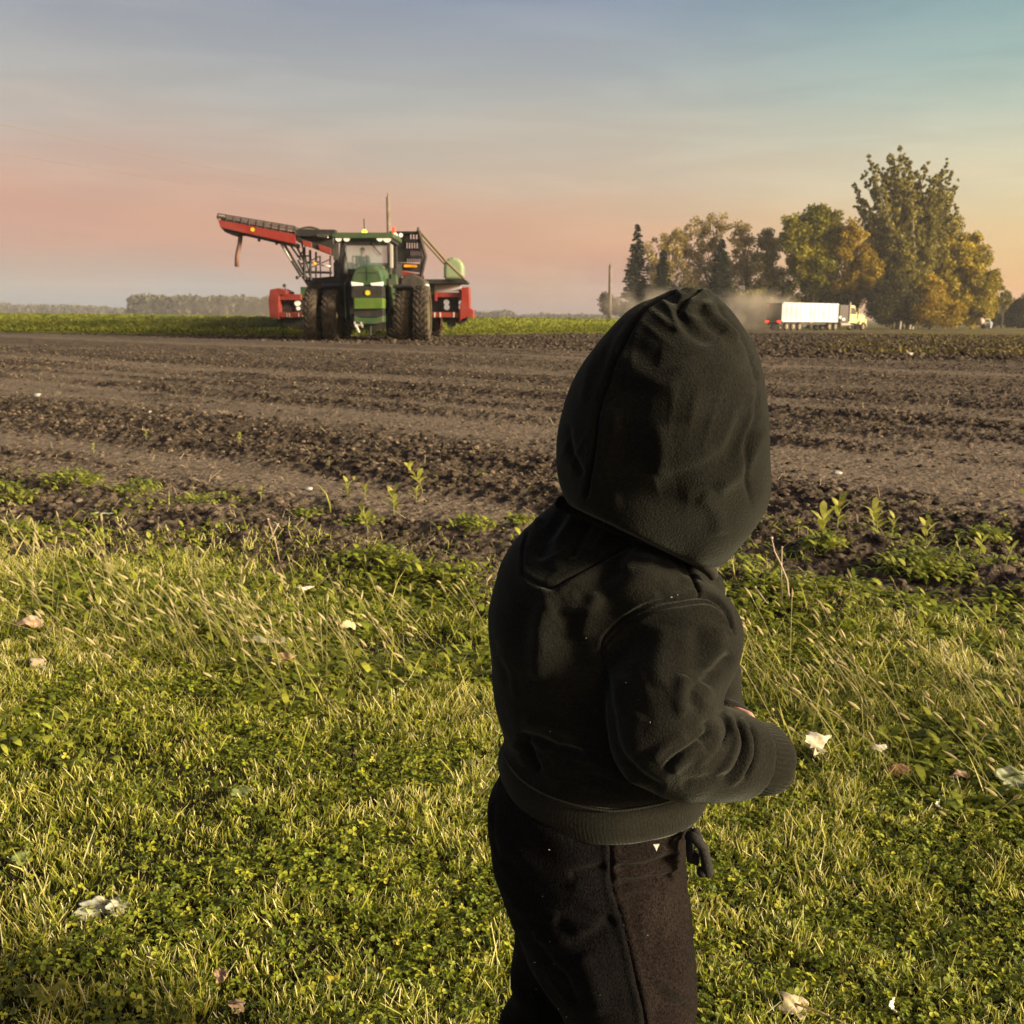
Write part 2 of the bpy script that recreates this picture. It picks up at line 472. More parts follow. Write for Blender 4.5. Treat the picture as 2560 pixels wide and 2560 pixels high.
def adaptive_rows():
    ys = [-60, -30, -15, -8, -4, -2, -1, -.4, 0, .3]
    y = .5
    while y < 48:
        ys.append(y)
        if y < 2.4: s = .02
        elif y < 16: s = max(.010, min(.03, .3*y*y/870))
        elif y < 30: s = .06
        else: s = .14
        y += s
    while y < 150: ys.append(y); y *= 1.015
    while y < 5500: ys.append(y); y *= 1.08
    return np.array(ys)
ys = adaptive_rows()
uc = np.linspace(-.68, .68, 860)
ext = np.array([.75, .85, 1.0, 1.3, 1.8, 3.0, 6.0])
us = np.concatenate([-ext[::-1], uc, ext])
wd = np.where(ys > 2, ys, 2.0) + np.where(ys < 0, -ys, 0)
X = us[None, :]*wd[:, None]; Y = np.repeat(ys[:, None], len(us), 1)
Z = ground_h(X, Y)
nr, nc = X.shape
ii = (np.arange(nr-1)[:, None]*nc + np.arange(nc-1)[None, :]).ravel()
quads = np.stack([ii, ii+1, ii+nc+1, ii+nc], 1)
rb = rough_band(X, Y); lawn = 1-sstep(Y-lawn_edge(X), -.15, .2)
cfar = rows_c(X, Y)
stub = sstep(cfar, 33, 38)*sstep(X-8-.34*(Y-26), 0, 4)*(1-.6*vnoise(X*.5, Y*.25, 91))
stub = np.maximum(stub, sstep(Y, 112, 135)*.8)

gm = bpy.data.materials.new('soil_and_lawn_ground'); gm.use_nodes = True
n, l = gm.node_tree.nodes, gm.node_tree.links
b = n['Principled BSDF']; b.inputs['Roughness'].default_value = .95; b.inputs['Specular IOR Level'].default_value = .15
def attr_(name):
    a = n.new('ShaderNodeAttribute'); a.attribute_name = name; return a.outputs['Fac']
def mixc(f, a, c):
    m = n.new('ShaderNodeMix'); m.data_type = 'RGBA'
    for s, v in ((m.inputs[0], f), (m.inputs[6], a), (m.inputs[7], c)):
        if isinstance(v, (int, float, tuple)): s.default_value = v
        else: l.new(v, s)
    return m.outputs[2]
def nse(scale, det=4, sc3=None):
    t = n.new('ShaderNodeTexNoise'); t.inputs['Scale'].default_value = scale; t.inputs['Detail'].default_value = det
    tcg = n.new('ShaderNodeTexCoord'); o_ = tcg.outputs['Object']
    if sc3:
        mp = n.new('ShaderNodeMapping'); mp.inputs['Scale'].default_value = sc3; l.new(o_, mp.inputs[0]); o_ = mp.outputs[0]
    l.new(o_, t.inputs[0]); return t.outputs[0]
def mr(v, a, c, lo=0., hi=1.):
    k = n.new('ShaderNodeMapRange'); l.new(v, k.inputs[0]); k.inputs[1].default_value = a; k.inputs[2].default_value = c
    k.inputs[3].default_value = lo; k.inputs[4].default_value = hi; return k.outputs[0]
light = mixc(mr(nse(26, 8), .38, .62), (.115, .088, .064, 1), (.235, .184, .136, 1))
dark = mixc(mr(nse(16, 6), .35, .65), (.028, .021, .0155, 1), (.110, .083, .060, 1))
soilc = mixc(attr_('rough'), light, dark)
soilc = mixc(mr(nse(1.1, 5, (1, 1.6, 1)), .50, .75, 0, .45), soilc, (.034, .025, .018, 1))
soilc = mixc(mr(nse(150, 2), .62, .70), soilc, (.26, .20, .14, 1))
stubc = mixc(mr(nse(1.0, 8, (.5, 1.3, 1)), .45, .60), (.04, .029, .017, 1), (.27, .235, .05, 1))
soilc = mixc(attr_('stubble'), soilc, stubc)
lawnc = mixc(mr(nse(30, 5), .4, .6), (.02, .018, .008, 1), (.045, .05, .014, 1))
l.new(mixc(attr_('lawn'), soilc, lawnc), b.inputs['Base Color'])
bn = n.new('ShaderNodeBump'); bn.inputs['Distance'].default_value = .02; bn.inputs['Strength'].default_value = .8
l.new(nse(45, 8), bn.inputs['Height']); l.new(bn.outputs[0], b.inputs['Normal'])
g = mesh_np('ground', np.stack([X.ravel(), Y.ravel(), Z.ravel()], 1), quads, gm, smooth=True,
            attrs={'rough': rb.ravel(), 'lawn': lawn.ravel(), 'stubble': stub.ravel()}, kind='structure')

# loose clods and straw lying on the tilled soil
def ico():
    t = (1+5**.5)/2
    v = np.array([(-1,t,0),(1,t,0),(-1,-t,0),(1,-t,0),(0,-1,t),(0,1,t),(0,-1,-t),(0,1,-t),(t,0,-1),(t,0,1),(-t,0,-1),(-t,0,1)], dtype=np.float32)
    f = np.array([(0,11,5),(0,5,1),(0,1,7),(0,7,10),(0,10,11),(1,5,9),(5,11,4),(11,10,2),(10,7,6),(7,1,8),(3,9,4),(3,4,2),(3,2,6),(3,6,8),(3,8,9),(4,9,5),(2,4,11),(6,2,10),(8,6,7),(9,8,1)])
    return v/np.linalg.norm(v[0]), f
def scatter_ico(n_, pos, size, squash=.6):
    v, f = ico()
    V = v[None]*(1+.5*(rng.random((n_, 12, 1))-.5))
    V = V*size[:, None, None]*np.array([1, 1, squash])
    a = rng.random(n_)*6.28; ca, sa = np.cos(a), np.sin(a)
    V2 = V.copy(); V2[..., 0] = V[..., 0]*ca[:, None]-V[..., 1]*sa[:, None]; V2[..., 1] = V[..., 0]*sa[:, None]+V[..., 1]*ca[:, None]
    V2 += pos[:, None]
    F = f[None]+(np.arange(n_)*12)[:, None, None]
    return V2.reshape(-1, 3), F.reshape(-1, 3)
def scatter_xy(n_, y0, y1, p=1.0, u=.62):
    y = y0 + (y1-y0)*rng.random(n_)**p
    x = (rng.random(n_)*2-1)*(u*y+.2)
    return x, y
x, y = scatter_xy(60000, 2.6, 26, 1.25)
k = (y > lawn_edge(x)+.1*rng.random(len(x))) & (rng.random(len(x)) < .10+.9*rough_band(x, y))
x, y = x[k], y[k]
s = .004+.016*rng.random(len(x))**3 + .0006*y
z = ground_h(x, y)
V, F = scatter_ico(len(x), np.stack([x, y, z+s*.1], 1), s)
clod_m = mat('clod_soil', (0,0,0), rough=.95, attr='tint', stops=[(0, (.025, .019, .014)), (.7, (.095, .072, .052)), (1, (.20, .15, .105))], spec=.1)
o = mesh_np('soil_clods', V, F, clod_m, smooth=False, attrs={'tint': np.repeat(rng.random(len(x)), 12)}, kind='stuff')
tag(o, 'loose crumbly dark brown clods scattered over the tilled soil', 'soil clods')

def blades(x, y, z, h, w, az, lean, bend, seg=2, taper=.25):
    """strips standing at x,y,z; az = lean direction, lean/bend as fraction of height"""
    n_ = len(x); ts = np.linspace(0, 1, seg+1)
    fa = rng.random(n_)*6.28
    wx, wy = np.cos(fa), np.sin(fa)
    V = np.zeros((n_, (seg+1)*2, 3), dtype=np.float32)
    for i, t in enumerate(ts):
        off = h*(lean*t + bend*t*t)
        zt = h*t*np.sqrt(np.clip(1-(lean*.6+bend*.5)**2, .15, 1))
        cx = x+np.cos(az)*off; cy = y+np.sin(az)*off; cz = z+zt
        ww = w*.5*(1-(1-taper)*t**1.6)
        V[:, 2*i, 0] = cx-wx*ww; V[:, 2*i, 1] = cy-wy*ww; V[:, 2*i, 2] = cz
        V[:, 2*i+1, 0] = cx+wx*ww; V[:, 2*i+1, 1] = cy+wy*ww; V[:, 2*i+1, 2] = cz
    m = (seg+1)*2
    q = np.array([(2*i, 2*i+1, 2*i+3, 2*i+2) for i in range(seg)])
    F = q[None]+(np.arange(n_)*m)[:, None, None]
    return V.reshape(-1, 3), F.reshape(-1, 4), m
straw_m = mat('straw', (0,0,0), rough=.7, attr='tint', stops=[(0, (.16, .11, .06)), (1, (.48, .38, .22))])
x, y = scatter_xy(5000, 2.7, 22, 1.3)
k = y > lawn_edge(x)-.1; x, y = x[k], y[k]
nn = len(x)
V, F, m_ = blades(x, y, ground_h(x, y)+.006, .012+.05*rng.random(nn)**3+.0008*y, .0012+.0015*rng.random(nn)+.0002*y, rng.random(nn)*6.28, np.full(nn, 1.2), np.zeros(nn)-.1, 1, .8)
o = mesh_np('crop_residue', V, F, straw_m, attrs={'tint': np.repeat(rng.random(nn), m_)}, kind='stuff')
tag(o, 'short bits of dry straw littered over the brown soil', 'straw')
# ------------------------------------------------------------------ lawn
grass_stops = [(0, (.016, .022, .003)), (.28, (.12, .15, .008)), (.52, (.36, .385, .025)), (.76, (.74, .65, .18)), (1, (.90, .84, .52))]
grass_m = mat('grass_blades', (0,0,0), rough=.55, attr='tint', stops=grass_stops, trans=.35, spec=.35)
def lawn_points(n_, y0=.55, y1=4.6, p=1.0, edge=.0, fade=.25):
    y = y0+(y1-y0)*rng.random(n_)**p
    x = (rng.random(n_)*2-1)*(.60*y+.35)
    m_o = int(n_*.38); yo = y0+(y1-y0)*rng.random(m_o)**p
    x = np.concatenate([x, np.where(rng.random(m_o) < .5, -1, 1)*(.60*yo+.35+.9*rng.random(m_o))]); y = np.concatenate([y, yo]); n_ = n_+m_o
    d = lawn_edge(x)-y+edge
    bare = fbm(x*3.2, y*3.2, 3, 88); bp = PG(1050, 1625); hole = ((x-bp.x)/.16)**2+((y-bp.y)/.13)**2 < .5+bare
    k = ((d > 0) & (~hole | (rng.random(n_) < .12))) | (rng.random(n_) < np.exp(np.minimum(d, 0)/fade)*.35*(fbm(x*3, y*3, 2, 87) > .45))
    return x[k], y[k]
x, y = lawn_points(400000, p=.95)
nn = len(x)
patch = fbm(x*1.6, y*1.6, 3, 101); p2 = fbm(x*5, y*5, 2, 103)
k = rng.random(nn) < .5+1.0*p2
x, y, patch, p2 = x[k], y[k], patch[k], p2[k]; nn = len(x)
edge_d = lawn_edge(x)-y
tall = sstep(edge_d, 1.5, .2)
h = (.009+.0125*rng.random(nn))*(.55+1.05*sstep(fbm(x*15, y*15, 2, 131), .30, .72))*(.7+.6*patch)*(1+.6*tall*rng.random(nn))*(1+.8*(rng.random(nn) < .03))
w = (.0012+.0015*rng.random(nn))*(1+.15*y)
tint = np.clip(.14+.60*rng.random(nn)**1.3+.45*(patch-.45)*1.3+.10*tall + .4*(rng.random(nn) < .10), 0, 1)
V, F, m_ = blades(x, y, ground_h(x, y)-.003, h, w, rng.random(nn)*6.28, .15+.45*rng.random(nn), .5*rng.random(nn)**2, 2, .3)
vt = np.repeat(tint[:, None], m_, 1)+np.linspace(-.30, .26, m_)[None]  # dark bases paint in the shade between blades; pale tips are dry
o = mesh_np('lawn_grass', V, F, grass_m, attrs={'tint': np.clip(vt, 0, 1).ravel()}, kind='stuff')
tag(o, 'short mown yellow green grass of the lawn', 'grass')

# clover and small round leaved weeds in the lawn
leaf_stops = [(0, (.05, .07, .008)), (.5, (.20, .25, .018)), (.85, (.44, .44, .04)), (1, (.62, .56, .08))]
clover_m = mat('clover_leaf', (0,0,0), rough=.5, attr='tint', stops=leaf_stops, trans=.25, spec=.4)
def leaflets(cx, cy, cz, r, az, tilt, n_l=3, spread=.95):
    """each plant: n_l rounded leaflets round a centre"""
    n_ = len(cx)
    prof = np.array([(0, 0), (.45, -.42), (.95, -.48), (1.22, -.22), (1.15, 0), (1.22, .22), (.95, .48), (.45, .42)])
    Vs = []
    ta = rng.random(n_)*6.28
    for j in range(n_l):
        a = az+j*2*math.pi/n_l
        px_ = prof[None, :, 0]*r[:, None]; py_ = prof[None, :, 1]*r[:, None]*(3.2/n_l)**.3
        X_ = px_*np.cos(a)[:, None]-py_*np.sin(a)[:, None]; Y_ = px_*np.sin(a)[:, None]+py_*np.cos(a)[:, None]
        Zl = -.15*(prof[None, :, 0]**2)*r[:, None]+.25*np.abs(py_)
        Zl = Zl+tilt[:, None]*(X_*np.cos(ta)[:, None]+Y_*np.sin(ta)[:, None])
        Vs.append(np.stack([X_+cx[:, None], Y_+cy[:, None], Zl+cz[:, None]], 2))
    V = np.stack(Vs, 1)
    base = np.array([(0, 1, 2, 3), (0, 3, 4, 5), (0, 5, 6, 7)])
    F = base[None]+(np.arange(n_*n_l)*8)[:, None, None]
    return V.reshape(-1, 3), F.reshape(-1, 4), 8*n_l
x, y = lawn_points(230000, p=.85)
cm_ = .6*fbm(x*2.4, y*2.4, 3, 111)+.4*fbm(x*9, y*9, 2, 113)
k = rng.random(len(x)) < .10+.9*sstep(cm_, .34, .58)
x, y, cm_ = x[k], y[k], cm_[k]; nn = len(x)
V, F, m_ = leaflets(x, y, ground_h(x, y)+.006+.014*rng.random(nn), (.0030+.0036*rng.random(nn)**1.5)*(1+.05*y), rng.random(nn)*6.28, (rng.random(nn)-.3)*1.3)
o = mesh_np('clover', V, F, clover_m, attrs={'tint': np.repeat(np.clip(.1+.75*rng.random(nn)**1.4+.3*(rng.random(nn) < .04), 0, 1), m_)}, kind='stuff')
tag(o, 'small round clover leaves growing through the lawn', 'clover')

# broad leaved weeds thick along the lawn's edge
weed_m = mat('broad_leaf', (0,0,0), rough=.5, attr='tint', stops=[(0, (.05, .07, .01)), (.5, (.24, .28, .025)), (.85, (.48, .48, .06)), (1, (.55, .50, .15))], trans=.3, spec=.4)
def broad(cx, cy, cz, L, W, az, rise, droop):
    n_ = len(cx); ts = np.array([0, .25, .5, .75, 1.0]); ws = np.array([.15, .8, 1.0, .7, .05])
    V = np.zeros((n_, 10, 3), dtype=np.float32)
    for i in range(5):
        rr = L*ts[i]; zz_ = cz+L*(rise*ts[i]-droop*ts[i]**2)
        bx, by = cx+np.cos(az)*rr, cy+np.sin(az)*rr
        for s_, kk in ((-1, 0), (1, 1)):
            V[:, 2*i+kk, 0] = bx-np.sin(az)*W*.5*ws[i]*s_; V[:, 2*i+kk, 1] = by+np.cos(az)*W*.5*ws[i]*s_; V[:, 2*i+kk, 2] = zz_+W*.12*ws[i]
    q = np.array([(2*i, 2*i+1, 2*i+3, 2*i+2) for i in range(4)])
    return V.reshape(-1, 3), (q[None]+(np.arange(n_)*10)[:, None, None]).reshape(-1, 4), 10
x, y = lawn_points(85000, y0=1.6, y1=5.4, edge=.3, fade=.6)
ed = lawn_edge(x)-y
k = rng.random(len(x)) < (sstep(ed, 1.6, .3)+.06)*sstep(fbm(x*2.1, y*2.1, 3, 121), .44, .58)
x, y = x[k], y[k]; nn = len(x)
V, F, m_ = broad(x, y, ground_h(x, y)+.004+.02*rng.random(nn), .016+.034*rng.random(nn), .008+.012*rng.random(nn), rng.random(nn)*6.28, .2+.9*rng.random(nn), .3+.5*rng.random(nn))
o = mesh_np('broadleaf_weeds', V, F, weed_m, attrs={'tint': np.repeat(np.clip(.15+.6*rng.random(nn)+.1*(rng.random(nn)-.5), 0, 1), m_)}, kind='stuff')
tag(o, 'low broad leaved weeds crowding the edge of the lawn', 'weeds')

# foxtail grass with pale seed heads, leaning to the left
fox_m = mat('foxtail_grass', (0,0,0), rough=.6, attr='tint', stops=[(0, (.08, .095, .02)), (.45, (.26, .24, .07)), (1, (.62, .52, .30))], trans=.35, spec=.3)
x = []; y = []
for (cx, cy, rx, ry, cnt) in ((-1.45, 2.95, .45, .28, 170), (-.75, 2.45, .35, .2, 170), (-.35, 2.3, .2, .2, 60), (.72, 2.12, .22, .16, 120), (1.25, 2.0, .30, .18, 170), (1.15, 1.7, .3, .12, 90), (0, 2.6, 1.2, .2, 50), (-1.95, 3.3, .3, .3, 90)):
    x.append(cx+rx*rng.normal(size=cnt)*.75); y.append(cy+ry*rng.normal(size=cnt)*.75)
x = np.concatenate(x); y = np.concatenate(y)
k = y < lawn_edge(x)+.25; x, y = x[k], y[k]; nn = len(x)
h = .08+.13*rng.random(nn); az = R(168)+rng.normal(size=nn)*.8; lean = .15+.55*rng.random(nn); bend = .5*rng.random(nn)
zg = ground_h(x, y)
V1, F1, m1 = blades(x, y, zg, h, np.full(nn, .0019), az, lean, bend, 4, .7)
t1_ = np.tile(np.linspace(.25, .75, m1), nn)
# heads: spindle at the tip
tipx = x+np.cos(az)*h*(lean+bend); tipy = y+np.sin(az)*h*(lean+bend); tipz = zg+h*np.sqrt(np.clip(1-(lean*.6+bend*.5)**2, .15, 1))
dx = np.cos(az)*(lean+2*bend); dy = np.sin(az)*(lean+2*bend); dz = np.full(nn, .75)
nrm = np.sqrt(dx*dx+dy*dy+dz*dz); D = np.stack([dx, dy, dz], 1)/nrm[:, None]
U = np.cross(D, np.array([0, 0, 1.0])); U /= np.linalg.norm(U, axis=1)[:, None]; Wv = np.cross(D, U)
L = .013+.014*rng.random(nn); rr = .0021+.0014*rng.random(nn)
ringt = [-.1, .15, .5, .85, 1.1]; ringr = [.15, .9, 1.0, .7, .1]
V2 = np.zeros((nn, 25, 3))
for i in range(5):
    for k_ in range(5):
        a = 2*math.pi*k_/5
        V2[:, i*5+k_] = np.stack([tipx, tipy, tipz], 1)+D*(L*ringt[i])[:, None]+(U*math.cos(a)+Wv*math.sin(a))*(rr*ringr[i])[:, None]
q = np.array([(i*5+k_, i*5+(k_+1) % 5, (i+1)*5+(k_+1) % 5, (i+1)*5+k_) for i in range(4) for k_ in range(5)])
F2 = (q[None]+(np.arange(nn)*25)[:, None, None]).reshape(-1, 4)+len(V1)
o = mesh_np('foxtail_grass', np.concatenate([V1, V2.reshape(-1, 3)]), np.concatenate([F1, F2]), fox_m,
            attrs={'tint': np.concatenate([t1_, np.repeat(.55+.45*rng.random(nn), 25)])}, kind='stuff')
tag(o, 'tall wispy foxtail grass with pale seed heads along the lawn edge', 'foxtail grass')
# longer arching blades among the foxtails
x, y = lawn_points(3800, y0=1.7, y1=4.5, edge=.15); ed = lawn_edge(x)-y
k = rng.random(len(x)) < sstep(ed, 1.4, .3); x, y = x[k], y[k]; nn = len(x)
V, F, m_ = blades(x, y, ground_h(x, y), .035+.06*rng.random(nn), .0025+.002*rng.random(nn), rng.random(nn)*6.28, .2+.5*rng.random(nn), .7*rng.random(nn), 4, .15)
o = mesh_np('long_grass', V, F, grass_m, attrs={'tint': np.repeat(np.clip(.2+.6*rng.random(nn), 0, 1), m_)}, kind='stuff')
tag(o, 'longer arching grass blades left unmown beside the soil', 'long grass')

# yellowing weeds and crop tops left lying on the far right part of the field
nn = 30000
y = 24+60*rng.random(nn)**1.3; x = 7.5+.33*(y-26)+rng.random(nn)**.8*(.32*y)
k = fbm(x*.8, y*.5, 3, 141) >.55; x, y = x[k], y[k]; nn = len(x)
V, F, m_ = broad(x, y, ground_h(x, y)+.01, .05+.07*rng.random(nn), .03+.035*rng.random(nn), rng.random(nn)*6.28, .3+1.0*rng.random(nn), .5*rng.random(nn))
res_m = mat('wilted_tops', (0,0,0), rough=.8, attr='tint', stops=[(0, (.06, .05, .015)), (.6, (.17, .14, .035)), (1, (.36, .28, .09))], trans=.2, spec=.2)
o = mesh_np('field_weeds', V, F, res_m, attrs={'tint': np.repeat(rng.random(nn), m_)}, kind='stuff')
tag(o, 'wilted yellow green tops lying on the far right of the field', 'field weeds')
# bigger clods there and along the far rough band
nn = 30000; y = 22+50*rng.random(nn)**1.4; x = (rng.random(nn)*1.3-.55)*y*.85
k = (rows_c(x, y) > 27); x, y = x[k], y[k]; nn = len(x)
V, F = scatter_ico(nn, np.stack([x, y, ground_h(x, y)+.01], 1), .025+.07*rng.random(nn)**2, .7)
o = mesh_np('far_soil_clods', V, F, clod_m, attrs={'tint': np.repeat(rng.random(nn)*.8, 12)}, kind='stuff')
tag(o, 'coarse dark clods on the rough far band of the field', 'soil clods')
# ------------------------------------------------------------------ far field, wood, trees
# standing green crop beyond the tilled soil, on the left
def crop_front(x): return np.interp(x, [-60, -21.5, -8.4, 0, 4, 8], [58, 43, 37.6, 48, 54, 58])
cx0 = np.linspace(-75, 8, 950)
yy = np.concatenate([[0, .05, .25], np.geomspace(.6, 260, 80)])
Xc = np.repeat(cx0[None], len(yy), 0); Yc = crop_front(np.maximum(cx0, -45))[None]+yy[:, None]
Xc = Xc*(1+yy[:, None]/90)
top = .74+.12*(fbm(Xc*1.2, Yc*.8, 3, 201)-.5)+.12*(vnoise(Xc*7, Yc*7, 203)-.5)
top = top*(.005+.995*sstep(yy[:, None]*np.ones_like(Xc), 0, 7)**.7); top = np.where(yy[:, None] < .01, 0, top) + terrain(Xc, Yc)*sstep(Yc, 90, 200)
top = top*1.0
r_, c_ = Xc.shape; ii = (np.arange(r_-1)[:, None]*c_+np.arange(c_-1)[None]).ravel()
crop_m = mat('green_crop', (.09, .115, .010), rough=.8, col2=(.20, .20, .02), scale=1.3, detail=8, bump=.05, bscale=9, spec=.2)
Yj = Yc+.3*(fbm(Xc*3, np.repeat(yy[:, None]*2, c_, 1), 3, 207)-.5)
o = mesh_np('green_crop', np.stack([Xc.ravel(), Yj.ravel(), top.ravel()], 1), np.stack([ii, ii+1, ii+c_+1, ii+c_], 1), crop_m, kind='stuff')
tag(o, 'low bright green crop standing beyond the tilled soil', 'crop field')
# leafy fringe of that crop
nn = 60000
x = rng.random(nn)*74-66; y = crop_front(np.maximum(x, -45))+rng.random(nn)**1.2*9
V, F, m_ = broad(x, y, np.full(nn, .03)+.66*(.12+.88*sstep(y-crop_front(np.maximum(x, -45)), 0, 7)**.7)*(.75+.3*rng.random(nn)), .06+.09*rng.random(nn), .03+.04*rng.random(nn), rng.random(nn)*6.28, .4+.9*rng.random(nn), .4*rng.random(nn))
fr_m = mat('crop_leaf', (0,0,0), rough=.7, attr='tint', stops=[(0, (.09, .11, .012)), (.6, (.16, .18, .018)), (1, (.26, .23, .04))], trans=.25, spec=.2)
o = mesh_np('crop_leaves', V, F, fr_m, attrs={'tint': np.repeat(rng.random(nn), m_)}, kind='stuff')
tag(o, 'leafy front edge of the green crop behind the tractor', 'crop leaves')

def leaf_cloud(cent, rad, n_per, size, squash=1.0, elong=1.0, upright=0.0):
    """diamond leaves in gaussian clumps. cent (M,3), rad (M,), n_per (M,)"""
    idx = np.repeat(np.arange(len(cent)), n_per); N = len(idx)
    g_ = rng.normal(size=(N, 3)); g_ /= np.linalg.norm(g_, axis=1)[:, None]
    g_ *= (rng.random(N)**.5)[:, None]
    pos = cent[idx]+g_*rad[idx][:, None]*np.array([1, 1, squash])
    a = rng.normal(size=(N, 3)); a[:, 2] += upright; a /= np.linalg.norm(a, axis=1)[:, None]
    b_ = np.cross(a, rng.normal(size=(N, 3))); b_ /= np.linalg.norm(b_, axis=1)[:, None]
    s = size*(.6+.8*rng.random(N))[:, None]
    V = np.stack([pos-a*s*elong, pos-b_*s*.6, pos+a*s*elong, pos+b_*s*.6], 1)
    F = (np.arange(N)*4)[:, None]+np.arange(4)[None]
    return V.reshape(-1, 3), F, idx
bark_m = mat('bark', (.09, .07, .05), rough=.95, col2=(.17, .14, .10), scale=3, bump=.05)
pale_bark = mat('pale_bark', (.22, .19, .14), rough=.9, col2=(.34, .30, .23), scale=3, bump=.03)
def leafmat(name, a, b_, c3):
    return mat(name, (0,0,0), rough=.7, attr='tint', stops=[(0, a), (.55, b_), (1, c3)], trans=.35, spec=.2)
lm_olive = leafmat('leaf_olive', (.10, .095, .018), (.26, .225, .042), (.48, .40, .10))
lm_gold = leafmat('leaf_gold', (.17, .125, .012), (.38, .27, .022), (.58, .40, .05))
lm_go = leafmat('leaf_gold_olive', (.15, .125, .015), (.36, .285, .03), (.58, .45, .06))
lm_green = leafmat('leaf_yellow_green', (.10, .105, .010), (.27, .25, .018), (.48, .41, .04))
lm_dark = leafmat('leaf_dark', (.035, .036, .012), (.085, .078, .024), (.17, .15, .045))
lm_spruce = leafmat('needle_dark', (.016, .024, .014), (.036, .048, .024), (.085, .095, .045))
lm_grey = leafmat('leaf_grey_olive', (.19, .15, .05), (.40, .31, .10), (.60, .48, .20))

def tree(name, label, px, top, base_y, Y, blobs, lm, group, leaf=.25, air=1.0, dens=1.0, bark=bark_m, leaders=None, cat='tree', squash=1.0, trunks=1, seed=0, elong=1.2, clump=.9, limb=True):
    """px = trunk x in the photograph, blobs = crown lobes (px, py, rx, ry, depth offset)"""
    global rng
    rng = np.random.default_rng(1000+seed)
    b0 = P(px, 800, Y); gz = float(terrain(b0.x, b0.y)); base = Vector((b0.x, b0.y, gz))
    root = empty(name, base); tag(root, label, cat, group)
    m_ = Y/FPX
    tr = MB(); ht = P(px, top, Y).z-gz
    cents = []; rads = []
    for (bx, by, rx, ry, dz) in blobs:
        c = P(bx, by, Y+dz); n_c = int(max(6, dens*.072*rx*ry*.25))
        rxm, rym = rx*m_, ry*m_
        for i in range(n_c):
            v = rng.normal(size=3); v /= np.linalg.norm(v); v *= (.35+.65*rng.random()**.6)
            p = Vector((c.x+v[0]*rxm, c.y+v[1]*rxm*.8, c.z+v[2]*rym))
            if p.z < gz+.3: p.z = gz+.3+rng.random()*.5
            cents.append(p); rads.append(clump*1.15*(.6+.8*rng.random()))
    if leaders is None:
        tr.tube([base-Vector((0, 0, .2)), base+Vector((.1, 0, ht*.3)), base+Vector((-.1, .1, ht*.62)), base+Vector((0, 0, ht*.86))], [ht*.018, ht*.013, ht*.007, ht*.002], 7)
        if limb:
            sel = rng.permutation(len(cents))[:min(len(cents), 36)]
            for i in sel:
                p = cents[i]; hz = (p.z-gz)
                s0 = base+Vector((0, 0, max(.6, hz*.45)))
                mid = s0.lerp(p, .5)+Vector((0, 0, hz*.06))
                tr.tube([s0, mid, p], [ht*.006, ht*.0035, ht*.001], 5, False)
    else:
        for (lx, ly, bend) in leaders:
            tp = P(lx, ly, Y+rng.normal()*2.0)
            b1 = base+Vector((rng.normal()*.7, rng.normal()*.7, -.1))
            m1 = b1.lerp(tp, .35)+Vector((-(tp.x-b1.x)*.18+bend, 0, 0)); m2 = b1.lerp(tp, .7)+Vector((-(tp.x-b1.x)*.10, 0, 0))
            tr.tube([b1, m1, m2, tp], [ht*.010, ht*.0075, ht*.004, ht*.001], 6, False)
            for t in np.linspace(.30, 1.0, 40):
                q_ = (b1.lerp(m1, t/.35) if t < .35 else m1.lerp(m2, (t-.35)/.35) if t < .7 else m2.lerp(tp, (t-.7)/.3))
                sp = (1-t)*3.2+.42
                for k_ in range(5 if t < .8 else 3):
                    off = Vector((rng.normal()*sp*.5, rng.normal()*sp*.5, rng.normal()*.4+.25))
                    cents.append(q_+off); rads.append((.26+.62*rng.random()*(1.25-t))*(1 if t < .55 else .62))
                    if k_ == 0: tr.tube([q_-Vector((0, 0, .5)), q_+off], [.05, .02], 4, False)
    tr.build('trunk', bark, root, smooth=True)
    cents = np.array([tuple(c) for c in cents]); rads = np.array(rads)
    vol = np.clip((rads/clump)**2, .3, 3) if leaders is None else np.clip(rads**1.6*1.6, .4, 3)
    n_per = (vol*(95 if leaders is None else 42)*air).astype(int)+4
    V, F, idx = leaf_cloud(cents, rads, n_per, leaf*.74, squash, elong, .4)
    ct = rng.random(len(cents))
    N = len(idx)
    tint = np.clip(.65*ct[idx]+.45*rng.random(N)-.03, 0, 1)
    mesh_np('crown', V, F, lm, root, attrs={'tint': np.repeat(tint, 4)})
    return root

